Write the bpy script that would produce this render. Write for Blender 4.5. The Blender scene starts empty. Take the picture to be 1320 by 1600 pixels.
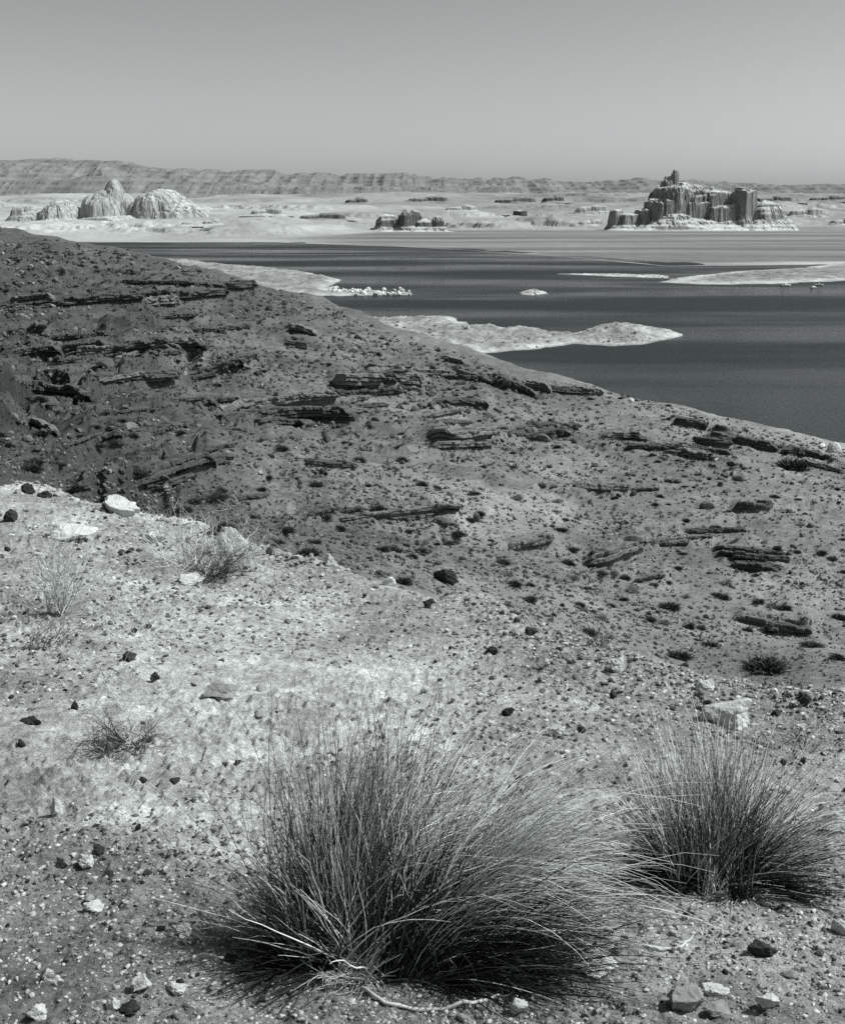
import bpy, math, random
import numpy as np
from mathutils import Vector

rng = np.random.default_rng(11)
random.seed(5)
scene = bpy.context.scene
COL = scene.collection

# ------------------------------------------------------------------ camera model
F = 1931.0
TH = math.atan(470 / F)
CT, ST = math.cos(TH), math.sin(TH)
EYE = 1.6
LAKE = -60.0

def slope(py):                      # fall of the sight line per metre of Y
    v = (800 - np.asarray(py, float)) / F
    return (ST - v * CT) / (CT + v * ST)

def tx(px, py):                     # X per metre of Y
    v = (800 - np.asarray(py, float)) / F
    return ((np.asarray(px, float) - 660) / F) / (CT + v * ST)

def on_level(px, py, z):            # point of the sight line at height z
    Y = (EYE - z) / slope(py)
    return tx(px, py) * Y, Y

def at_y(px, py, Y):
    return np.array([tx(px, py) * Y, Y, EYE - slope(py) * Y])

# ------------------------------------------------------------------ noise
def _h(ix, iy, iz, seed):
    n = (ix.astype(np.int64) * 374761393 + iy.astype(np.int64) * 668265263 + iz.astype(np.int64) * 2147483647 + seed * 974634777) & 0xffffffff
    n = ((n ^ (n >> 13)) * 1274126177) & 0xffffffff
    n = ((n ^ (n >> 16)) * 2246822519) & 0xffffffff
    return ((n ^ (n >> 15)) & 0xffff).astype(np.float64) / 65535.0

def vnoise(x, y, seed=0):           # smooth value noise in -1..1
    x = np.asarray(x, float); y = np.asarray(y, float)
    ix = np.floor(x); iy = np.floor(y)
    fx = x - ix; fy = y - iy
    fx = fx * fx * fx * (fx * (fx * 6 - 15) + 10); fy = fy * fy * fy * (fy * (fy * 6 - 15) + 10)
    z = np.zeros_like(ix)
    a = _h(ix, iy, z, seed); b = _h(ix + 1, iy, z, seed); c = _h(ix, iy + 1, z, seed); d = _h(ix + 1, iy + 1, z, seed)
    return 2 * (a + (b - a) * fx + (c - a) * fy + (a - b - c + d) * fx * fy) - 1

def fbm(x, y, seed=0, oct=4, gain=0.5, lac=2.03):
    s = 0; a = 1.0; n = 0
    for k in range(oct):
        s = s + a * vnoise(x + 17.3 * k, y - 9.1 * k, seed + k); n += a
        a *= gain; x = x * lac; y = y * lac
    return s / n

def sstep(a, b, x):
    t = np.clip((x - a) / (b - a), 0, 1)
    return t * t * (3 - 2 * t)

def terrace(z, step, sharp):
    q = z / step
    f = np.floor(q); r = q - f
    r2 = np.clip((r - 0.5) * sharp + 0.5, 0, 1) * 0.9 + r * 0.1
    return (f + r2) * step

# ------------------------------------------------------------------ mesh helpers
def make_mesh(name, V, faces, smooth=False):
    V = np.asarray(V, np.float32)
    me = bpy.data.meshes.new(name)
    if isinstance(faces, np.ndarray):
        faces = [faces]
    loops = np.concatenate([f.ravel() for f in faces]).astype(np.int32)
    starts = []; o = 0
    for f in faces:
        k = f.shape[1]
        starts.append(o + np.arange(len(f)) * k); o += f.size
    starts = np.concatenate(starts).astype(np.int32)
    me.vertices.add(len(V)); me.vertices.foreach_set('co', V.ravel())
    me.loops.add(len(loops)); me.loops.foreach_set('vertex_index', loops)
    me.polygons.add(len(starts)); me.polygons.foreach_set('loop_start', starts)
    if smooth:
        me.polygons.foreach_set('use_smooth', np.ones(len(starts), bool))
    else:
        me.polygons.foreach_set('use_smooth', np.zeros(len(starts), bool))
    me.update(calc_edges=True)
    return me

def grid_faces(nr, nc):
    i = np.arange(nr - 1)[:, None] * nc + np.arange(nc - 1)[None, :]
    return np.stack([i, i + 1, i + nc + 1, i + nc], -1).reshape(-1, 4)

def add(name, me, mat=None, parent=None, loc=None):
    o = bpy.data.objects.new(name, me)
    COL.objects.link(o)
    if mat is not None and me is not None and not me.materials:
        me.materials.append(mat)
    if parent is not None: o.parent = parent
    if loc is not None: o.location = loc
    return o

def tag(o, label=None, cat=None, group=None, kind=None):
    if label: o['label'] = label
    if cat: o['category'] = cat
    if group: o['group'] = group
    if kind: o['kind'] = kind
    return o

def attr(me, name, vals):
    a = me.attributes.new(name, 'FLOAT', 'POINT')
    a.data.foreach_set('value', np.asarray(vals, np.float32).ravel())

def tubes(paths, radii, sides=3):   # paths (n,m,3), radii (n,m)
    P = np.asarray(paths, float); n, m, _ = P.shape
    T = np.gradient(P, axis=1)
    T /= np.linalg.norm(T, axis=2, keepdims=True) + 1e-9
    ref = rng.normal(size=(n, 1, 3)); ref = np.broadcast_to(ref, P.shape)
    S = np.cross(T, ref); S /= np.linalg.norm(S, axis=2, keepdims=True) + 1e-9
    U = np.cross(T, S)
    ang = np.arange(sides) * 2 * np.pi / sides
    V = P[:, :, None, :] + radii[:, :, None, None] * (np.cos(ang)[None, None, :, None] * S[:, :, None, :] + np.sin(ang)[None, None, :, None] * U[:, :, None, :])
    base = (np.arange(n) * m * sides)[:, None, None] + (np.arange(m - 1) * sides)[None, :, None]
    k = np.arange(sides)[None, None, :]; k2 = (k + 1) % sides
    Fq = np.stack([base + k, base + k2, base + sides + k2, base + sides + k], -1).reshape(-1, 4)
    return V.reshape(-1, 3), Fq

def ico(sub):
    import bmesh
    bm = bmesh.new(); bmesh.ops.create_icosphere(bm, subdivisions=sub, radius=1)
    bm.verts.ensure_lookup_table()
    V = np.array([v.co[:] for v in bm.verts]); Fc = np.array([[v.index for v in f.verts] for f in bm.faces])
    bm.free(); return V, Fc
ICO = {k: ico(k) for k in (1, 2, 3, 4)}

def rock_shape(seed, sub=2, planes=7, flat=0.7, rough=0.10, sx=1.0, sy=1.0):
    r = np.random.default_rng(seed)
    V, Fc = ICO[sub]; V = V.copy()
    for k in range(planes):
        n = r.normal(size=3); n /= np.linalg.norm(n)
        d = r.uniform(0.42, 0.82)
        p = V @ n; V -= np.clip(p - d, 0, None)[:, None] * n[None, :] * 0.95
    nz = fbm(V[:, 0] * 2 + seed, V[:, 1] * 2 + V[:, 2] * 1.7, seed, 5, .6)
    V *= (1 + rough * nz)[:, None]
    V *= np.array([sx, sy, flat])[None, :]
    V[:, 2] -= V[:, 2].min() * 0.55      # a third stays below the ground line
    return V, Fc

# ------------------------------------------------------------------ materials
TR, TG, TB = 0.955, 1.0, 1.0          # cool tone of the print
def g3(c): return (c * TR, c * TG, c * TB, 1)

def mat_new(name):
    m = bpy.data.materials.new(name); m.use_nodes = True
    nt = m.node_tree; b = nt.nodes['Principled BSDF']
    b.inputs['Specular IOR Level'].default_value = 0.2
    b.inputs['Roughness'].default_value = 0.9
    return m, nt, b

def N(nt, t, **kw):
    n = nt.nodes.new(t)
    for k, v in kw.items(): setattr(n, k, v)
    return n

def noise(nt, vec, scale, detail=4, rough=0.6):
    n = N(nt, 'ShaderNodeTexNoise'); n.inputs['Scale'].default_value = scale
    n.inputs['Detail'].default_value = detail; n.inputs['Roughness'].default_value = rough
    nt.links.new(vec, n.inputs['Vector']); return n.outputs['Fac']

def math_n(nt, op, a, b=None, clamp=False):
    n = N(nt, 'ShaderNodeMath', operation=op); n.use_clamp = clamp
    for i, x in enumerate((a, b)):
        if x is None: continue
        if isinstance(x, (int, float)): n.inputs[i].default_value = x
        else: nt.links.new(x, n.inputs[i])
    return n.outputs[0]

def maprange(nt, x, a, b, c, d):
    n = N(nt, 'ShaderNodeMapRange'); nt.links.new(x, n.inputs[0])
    for i, v in enumerate((a, b, c, d)): n.inputs[i + 1].default_value = v
    return n.outputs[0]

def tone_to(nt, val, b):
    c = N(nt, 'ShaderNodeCombineColor')
    for i, k in enumerate((TR, TG, TB)):
        nt.links.new(math_n(nt, 'MULTIPLY', val, k), c.inputs[i])
    nt.links.new(c.outputs[0], b.inputs['Base Color'])

def bump(nt, h, b, dist, strength=1.0):
    n = N(nt, 'ShaderNodeBump'); n.inputs['Distance'].default_value = dist; n.inputs['Strength'].default_value = strength
    nt.links.new(h, n.inputs['Height']); nt.links.new(n.outputs[0], b.inputs['Normal'])

def ground_mat(name, scales, amp, bscale=None, bdist=0.01, streak=None):
    m, nt, b = mat_new(name)
    at = N(nt, 'ShaderNodeAttribute', attribute_name='tone')
    pos = N(nt, 'ShaderNodeNewGeometry').outputs['Position']
    val = at.outputs['Fac']
    for s, a in zip(scales, amp):
        f = maprange(nt, noise(nt, pos, s, 4, .65), 0.28, 0.72, 1 - a, 1 + a)
        val = math_n(nt, 'MULTIPLY', val, f)
    tone_to(nt, val, b)
    if bscale: bump(nt, noise(nt, pos, bscale, 6, 0.7), b, bdist)
    return m

def rock_mat(name, tone, var=0.35, scale=6.0, bdist=0.02, per_object=0.0):
    m, nt, b = mat_new(name)
    tc = N(nt, 'ShaderNodeTexCoord').outputs['Object']
    f = maprange(nt, noise(nt, tc, scale, 6, 0.65), 0.25, 0.75, 1 - var, 1 + var)
    val = math_n(nt, 'MULTIPLY', f, tone)
    if per_object:
        oi = N(nt, 'ShaderNodeObjectInfo').outputs['Random']
        val = math_n(nt, 'MULTIPLY', val, maprange(nt, oi, 0, 1, 1 - per_object, 1 + per_object))
    tone_to(nt, val, b)
    bump(nt, noise(nt, tc, scale * 3, 6, 0.7), b, bdist)
    return m

def island_mat(name, ramp, rough=0.8, scale=None, var=0.3):   # tone drawn per loose piece
    m, nt, b = mat_new(name); b.inputs['Roughness'].default_value = rough
    ri = N(nt, 'ShaderNodeNewGeometry').outputs['Random Per Island']
    cr = N(nt, 'ShaderNodeFloatCurve') if False else N(nt, 'ShaderNodeValToRGB')
    el = cr.color_ramp.elements
    while len(el) < len(ramp): el.new(0.5)
    for e, (p, c) in zip(el, ramp):
        e.position = p; e.color = (c, c, c, 1)
    nt.links.new(ri, cr.inputs[0])
    val = cr.outputs[0]
    if scale:
        pos = N(nt, 'ShaderNodeNewGeometry').outputs['Position']
        val = math_n(nt, 'MULTIPLY', val, maprange(nt, noise(nt, pos, scale, 4), 0.25, 0.75, 1 - var, 1 + var))
    tone_to(nt, val, b)
    return m

M_ground = ground_mat('desert_soil', [0.35, 2.2, 14.0, 80.0], [0.2, 0.35, 0.4, 0.5], 90.0, 0.014)
M_far = ground_mat('pale_sandstone', [0.004, 0.02, 0.09], [0.08, 0.12, 0.14])
M_plateau = ground_mat('plateau_rock', [0.003, 0.012], [0.15, 0.15])
M_sand = ground_mat('shore_sand', [0.03, 0.15, 0.6], [0.1, 0.18, 0.2], 0.8, 0.3)
M_rockdark = rock_mat('dark_ledge_rock', 0.09, 0.6, 2.2, 0.15)
M_rockmid = rock_mat('grey_ledge_rock', 0.17, 0.6, 2.2, 0.15)
M_white = rock_mat('white_stone', 0.56, 0.3, 22, 0.012)
M_whitefar = rock_mat('white_shore_rock', 0.6, 0.2, 1.0, 0.1, 0.2)
M_pale = rock_mat('pale_stone', 0.5, 0.2, 30, 0.004, 0.25)
M_greystone = rock_mat('grey_stone', 0.2, 0.3, 25, 0.006, 0.3)
M_soilrock = rock_mat('soil_toned_rock', .24, .35, 20, .008)
M_dark = rock_mat('dark_stone', 0.035, 0.4, 30, 0.004, 0.3)
M_boulder = rock_mat('slope_boulder', 0.11, 0.4, 1.5, 0.08, 0.5)
M_shrub = island_mat('shrub_twigs', [(0, 0.02), (0.6, 0.045), (1, 0.10)])
M_paleshrub = island_mat('dry_tuft', [(0, 0.12), (0.6, 0.28), (1, 0.42)])
M_cover = island_mat('low_scrub', [(0, 0.02), (0.55, 0.06), (0.8, 0.15), (1, 0.3)])
M_gravel = island_mat('gravel_stones', [(0, 0.03), (0.3, 0.13), (0.7, 0.32), (0.92, 0.45), (1, 0.52)], 0.85, 60)
M_rubble = island_mat('rubble_stones', [(0, 0.03), (0.45, 0.08), (0.9, 0.17), (1, 0.28)], 0.9, 2)
M_shorerub = island_mat('shore_stones', [(0, 0.05), (0.5, 0.16), (1, 0.4)], .9)
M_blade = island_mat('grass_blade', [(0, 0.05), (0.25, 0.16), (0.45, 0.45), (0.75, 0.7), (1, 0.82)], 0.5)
M_blade_dark = island_mat('grass_blade_shaded_side', [(0, 0.02), (0.45, 0.08), (0.72, 0.28), (1, 0.65)], 0.5)  # darker copy of the blade material, shaded side put into its colour
def translucent(m, f):
    nt = m.node_tree; b = nt.nodes['Principled BSDF']; out = nt.nodes['Material Output']
    tr = N(nt, 'ShaderNodeBsdfTranslucent'); mx = N(nt, 'ShaderNodeMixShader'); mx.inputs[0].default_value = f
    src = b.inputs['Base Color'].links[0].from_socket
    nt.links.new(src, tr.inputs[0]); nt.links.new(b.outputs[0], mx.inputs[1]); nt.links.new(tr.outputs[0], mx.inputs[2]); nt.links.new(mx.outputs[0], out.inputs[0])
M_straw = island_mat('dry_straw', [(0, 0.5), (0.5, 0.68), (1, 0.82)], 0.6)
translucent(M_blade, .12); translucent(M_straw, .15)
M_shade_thatch = island_mat('shade_thatch', [(0, 0.01), (0.7, 0.025), (0.95, 0.05), (1, 0.2)], .9)  # near-black thatch: shade under and inside the clumps put into blade colour
M_twig = island_mat('bleached_twig', [(0, 0.3), (0.5, 0.45), (1, 0.6)], 0.8)
M_darktwig = island_mat('dark_twig', [(0, 0.03), (0.5, 0.06), (1, 0.14)], 0.8)

# ------------------------------------------------------------------ near land: one height sheet
CP = [(0,745,45),(0,680,75),(0,600,125),(0,500,220),(0,450,300),(0,400,380),(0,358,450),
      (200,812,48),(200,700,85),(200,600,140),(200,500,240),(200,450,320),(200,394,420),
      (430,872,50),(430,780,75),(430,700,110),(430,600,190),(430,520,290),(430,453,370),
      (660,918,52),(660,830,80),(660,740,120),(660,650,190),(660,580,270),(660,541,300),
      (900,1015,52),(900,900,80),(900,800,118),(900,700,185),(900,640,250),(900,606,280),
      (1150,1088,52),(1150,950,80),(1150,850,110),(1150,750,165),(1150,690,225),(1150,663,270),
      (1320,1108,50),(1320,900,95),(1320,800,140),(1320,740,190),(1320,700,258)]
cpx = np.array([c[0] for c in CP], float); cpy = np.array([c[1] for c in CP], float); cY = np.array([c[2] for c in CP], float)
cz = EYE - slope(cpy) * cY
ct = tx(cpx, cpy)
ct = np.concatenate([ct, [-0.32, -0.1, 0.1, 0.32, -0.32, 0.32]]); cY = np.concatenate([cY, [22, 22, 22, 22, 8, 8]])
cz = np.concatenate([cz, [-9, -12.5, -16, -17.5, -9, -16]])
def _tps(r2): return np.where(r2 > 1e-12, 0.5 * r2 * np.log(r2 + 1e-20), 0)
A = np.stack([ct * 5, np.log(cY)], 1)
K = _tps(((A[:, None] - A[None]) ** 2).sum(-1)) + np.eye(len(A)) * 0.004
Pm = np.concatenate([np.ones((len(A), 1)), A], 1)
W = np.linalg.solve(np.block([[K, Pm], [Pm.T, np.zeros((3, 3))]]), np.concatenate([cz, np.zeros(3)]))
def tps(t, Y):
    q = np.stack([t * 5, np.log(Y)], -1)
    out = np.empty(t.shape)
    for i in range(len(t)):
        d = _tps(((q[i][:, None] - A[None]) ** 2).sum(-1))
        out[i] = d @ W[:len(A)] + W[len(A)] + q[i] @ W[len(A) + 1:]
    return out

rim = [(-700,690,12.5),(0,752,11.9),(100,775,11.6),(220,812,11.0),(300,835,10.6),(400,872,9.6),(520,890,9.2),(620,913,8.6),(740,950,7.9),(850,1000,7.0),(960,1035,6.6),(1080,1080,6.0),(1200,1095,5.8),(1320,1106,5.6),(2100,1130,5.4)]
rt = np.array([tx(p[0], p[1]) for p in rim]); rY = np.array([p[2] for p in rim]); rz = np.array([EYE - slope(p[1]) * p[2] for p in rim])
brow = [(-700,358,470),(0,358,450),(215,395,420),(340,430,390),(500,470,360),(600,520,330),(740,560,300),(830,600,290),(1000,618,280),(1100,650,275),(1320,700,260),(2000,800,240)]
bt = np.array([tx(p[0], p[1]) for p in brow]); bY = np.array([p[2] for p in brow], float)

# rows and columns of the sheet: closest where the picture looks closest
pys = np.arange(2300, 742, -1.7)
Yf = EYE / (slope(pys) - 0.12); Yf = Yf[(Yf > 0) & (Yf < 13.5)]
rows = np.concatenate([Yf, np.geomspace(13.7, 42, 46), np.geomspace(42.3, 520, 820), np.geomspace(523, 760, 24)])
fine = np.arange(-0.42, 0.4201, 0.0011)
side = np.geomspace(0.425, 1.4, 26)
cols = np.concatenate([-side[::-1], fine, side])
YY, TT = np.meshgrid(rows, cols, indexing='ij')
XX = TT * YY
zm = tps(cols[None, :].repeat(len(rows[::6]) , 0), rows[::6][:, None].repeat(len(cols), 1).clip(8, None)) if False else None
bYc = np.interp(cols, bt, bY)
Ycl = np.minimum(YY, bYc[None, :] + 6)
# thin-plate surface on every 6th row, then along-row interpolation
sub = np.unique(np.concatenate([np.arange(0, len(rows), 5), [len(rows) - 1]]))
zs = tps(TT[sub], np.clip(Ycl[sub], 8, None))
zm = np.empty_like(YY)
fr = np.interp(np.arange(len(rows)), sub, np.arange(len(sub)))
i0 = np.clip(np.floor(fr).astype(int), 0, len(sub) - 2); w = (fr - i0)[:, None]
zm = zs[i0] * (1 - w) + zs[i0 + 1] * w
over = np.clip(YY - bYc[None, :], 0, None)
zm = zm - 0.42 * over * sstep(0, 30, over) - 0.0008 * over ** 2
zm = np.maximum(zm, -72)
# undulation and bedding steps of the far slope
IPX = TT * F * 1.0
ipx = 660 + TT * F
pyv = 800 + F * np.tan(np.arctan((EYE - zm) / YY) - TH)      # rough picture row, for regional character only
leftm = sstep(560, 300, ipx) * sstep(40, 60, YY) * sstep(430, 330, YY)
und = (fbm(XX / 34, YY / 24, 3, 5) * (1.2 + 1.5 * leftm) + 0.9 * np.abs(fbm(XX / 16, YY / 13, 4, 4))) * sstep(45, 80, YY)
damp = 1 - 0.55 * sstep(-45, 5, YY - bYc[None, :])
zu = zm + und * damp
zt = terrace(zu + fbm(XX / 9, YY / 9, 8, 4) * 0.7, 1.7, 6.0)
tmask = np.clip(0.95 * leftm + 0.85 * sstep(-0.02, 0.3, fbm(XX / 40, YY / 34, 21, 2)) * sstep(60, 85, YY), 0, 0.95) * damp
zm = zu * (1 - tmask) + zt * tmask
zm += 1.5 * fbm(XX / 16, YY / 18, 35, 5) * np.exp(-((YY - bYc[None, :]) / 40) ** 2)
zm += sstep(40, 60, YY) * (fbm(XX / 4.0, YY / 4.0, 31, 5) * 0.34 + np.abs(fbm(XX / 1.3, YY / 1.3, 37, 3)) * 0.24 * (0.5 + tmask) * sstep(-.3, .3, fbm(XX / 18, YY / 18, 33, 3)))
# foreground crown of the hill
rYc = np.interp(cols, rt, rY)[None, :]; rzc = np.interp(cols, rt, rz)[None, :]
rYn = rYc * (1 + 0.03 * vnoise(TT * 22, TT * 0, 5)) + 0.10 * fbm(XX * 2.2, YY * 2.2, 6, 3)
q = np.clip(YY / rYc, 0, 1.0)
zf = -0.12 * YY * (1 - sstep(0.35, 1.0, q)) + (rzc * q) * sstep(0.35, 1.0, q)
zf = zf + (0.10 * fbm(XX / 2.6, YY / 2.6, 41, 3) * sstep(1.5, 5, YY))
ov = np.clip(YY - rYn, 0, None)
zf = zf - 0.62 * (np.sqrt(ov * ov + 0.5) - math.sqrt(0.5))
near = sstep(26, 12, YY)
pebn = fbm(XX * 9, YY * 9, 51, 4)
peb2 = np.clip(fbm(XX * 30, YY * 30, 57, 2), 0, 1)
patch = sstep(-0.25, 0.3, fbm(XX / 1.3, YY / 1.3, 61, 3))
zf = zf + near * (0.020 * pebn + (0.010 + 0.02 * patch) * peb2 * sstep(1.5, 4.5, YY) + 0.006 * peb2)
k = 1.2
hh = np.clip(0.5 + 0.5 * (zm - zf) / k, 0, 1)
ZZ = zf * (1 - hh) + zm * hh + k * hh * (1 - hh)
ZZ = np.where(YY < rYn, np.minimum(zf, ZZ + 5), ZZ)

SCARPS = [([(-60,492),(60,481),(200,471),(345,461)],1.9),([(-60,538),(90,528),(165,523),(230,511),(310,495)],1.5),([(15,561),(120,563),(200,554),(255,540)],1.8),
 ([(-60,622),(40,608),(120,618),(200,599),(300,590),(372,571),(410,566)],2.6),([(-60,664),(100,650),(250,641),(380,626)],1.1),([(70,722),(140,693),(200,676),(285,660)],.9),
 ([(100,784),(190,762),(250,746),(345,716)],1.3),([(362,670),(430,651),(520,652),(565,640)],1.5),([(515,606),(600,604),(665,601)],1.5),([(615,664),(720,646),(800,661)],.7),
 ([(435,832),(530,811),(700,798),(775,801)],.5),([(880,771),(1000,766)],.6),([(1000,851),(1110,839)],.4),([(1125,872),(1210,882)],.7),([(780,691),(880,681)],.9),([(1040,661),(1120,671),(1200,690)],.9),
 ([(1225,706),(1330,730)],.9),([(900,906),(1060,901)],.35),([(-60,430),(120,425),(250,428)],1.0),([(330,540),(450,530),(520,545)],.9),([(560,700),(680,712),(760,706)],.6),([(920,700),(1050,702),(1150,715)],.7),
 ([(1080,790),(1200,800),(1330,790)],.6),([(430,745),(560,742),(650,752)],.4),([(1150,960),(1270,985)],.5),([(690,575),(800,608),(880,622)],.9)]
rebase = []
def rebuild_vis():
    global VIS
    VIS = np.minimum.accumulate((EYE - ZZ) / YY, axis=0)
rebuild_vis()
SCR = 0
_lo = int(np.searchsorted(cols, fine[0]))
def hit(px, py):                    # first meeting of sight line and sheet
    px = np.atleast_1d(np.asarray(px, float)); py = np.atleast_1d(np.asarray(py, float))
    t = tx(px, py); s = slope(py)
    j = np.clip(np.searchsorted(cols, t), 1, len(cols) - 1)
    j = np.where(np.abs(cols[j - 1] - t) < np.abs(cols[j] - t), j - 1, j)
    out = np.full((len(px), 3), np.nan)
    for n in range(len(px)):
        c = VIS[:, j[n]]
        i = np.searchsorted(-c, -s[n])
        if i >= len(rows) - 26 or i < 1: continue
        out[n] = (t[n] * rows[i], rows[i], ZZ[i, j[n]])
    return out
def gh(X, Y):
    X = np.asarray(X, float); Y = np.clip(np.asarray(Y, float), rows[0], rows[-1] - 1e-3)
    t = np.clip(X / Y, cols[0], cols[-1] - 1e-6)
    i = np.clip(np.searchsorted(rows, Y) - 1, 0, len(rows) - 2); j = np.clip(np.searchsorted(cols, t) - 1, 0, len(cols) - 2)
    a = (Y - rows[i]) / (rows[i + 1] - rows[i]); b = (t - cols[j]) / (cols[j + 1] - cols[j])
    return (ZZ[i, j] * (1 - b) + ZZ[i, j + 1] * b) * (1 - a) + (ZZ[i + 1, j] * (1 - b) + ZZ[i + 1, j + 1] * b) * a

SCM = np.zeros_like(ZZ); add_z = np.zeros_like(ZZ)
for k_, (pl, hgt) in enumerate(SCARPS):
    pl = np.array(pl, float); q_ = np.linspace(0, len(pl) - 1, 60)
    P = hit(np.interp(q_, np.arange(len(pl)), pl[:, 0]), np.interp(q_, np.arange(len(pl)), pl[:, 1]))
    P = P[~np.isnan(P[:, 0])]; P = P[P[:, 1] > 36]
    if len(P) < 5: continue
    t_ = P[:, 0] / P[:, 1]; y_ = P[:, 1].copy()
    for _ in range(6): y_[1:-1] = (y_[:-2] + y_[1:-1] + y_[2:]) / 3
    Yk = np.interp(cols, t_, y_)
    Yk = Yk * (1 + .03 * fbm(cols * 40, cols * 0, 200 + k_, 5, .5))
    tw = .02
    lat = sstep(t_.min() - .01, t_.min() + tw, cols) * sstep(t_.max() + .01, t_.max() - tw, cols) * np.clip(.85 + .7 * fbm(cols * 60, cols * 0, 300 + k_, 3), .1, 1.3)
    x_ = YY - Yk[None, :]
    span = 14 + .05 * Yk[None, :]
    saw = np.where(x_ < 0, -.35 * np.clip(1 + x_ / span, 0, 1), .65 * np.clip(1 - x_ / span, 0, 1))
    wz = .35 + .002 * Yk[None, :]
    step_ = sstep(-wz, wz, x_)
    saw = -.35 * np.clip(1 + x_ / span, 0, 1) * (1 - step_) * (x_ < wz) + .65 * np.clip(1 - x_ / span, 0, 1) * step_
    add_z += 1.6 * saw * hgt * lat[None, :]
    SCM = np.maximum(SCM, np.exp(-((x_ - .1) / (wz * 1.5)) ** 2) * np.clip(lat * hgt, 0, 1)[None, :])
ZZ = ZZ + add_z * sstep(36, 46, YY)
rebuild_vis()
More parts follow.
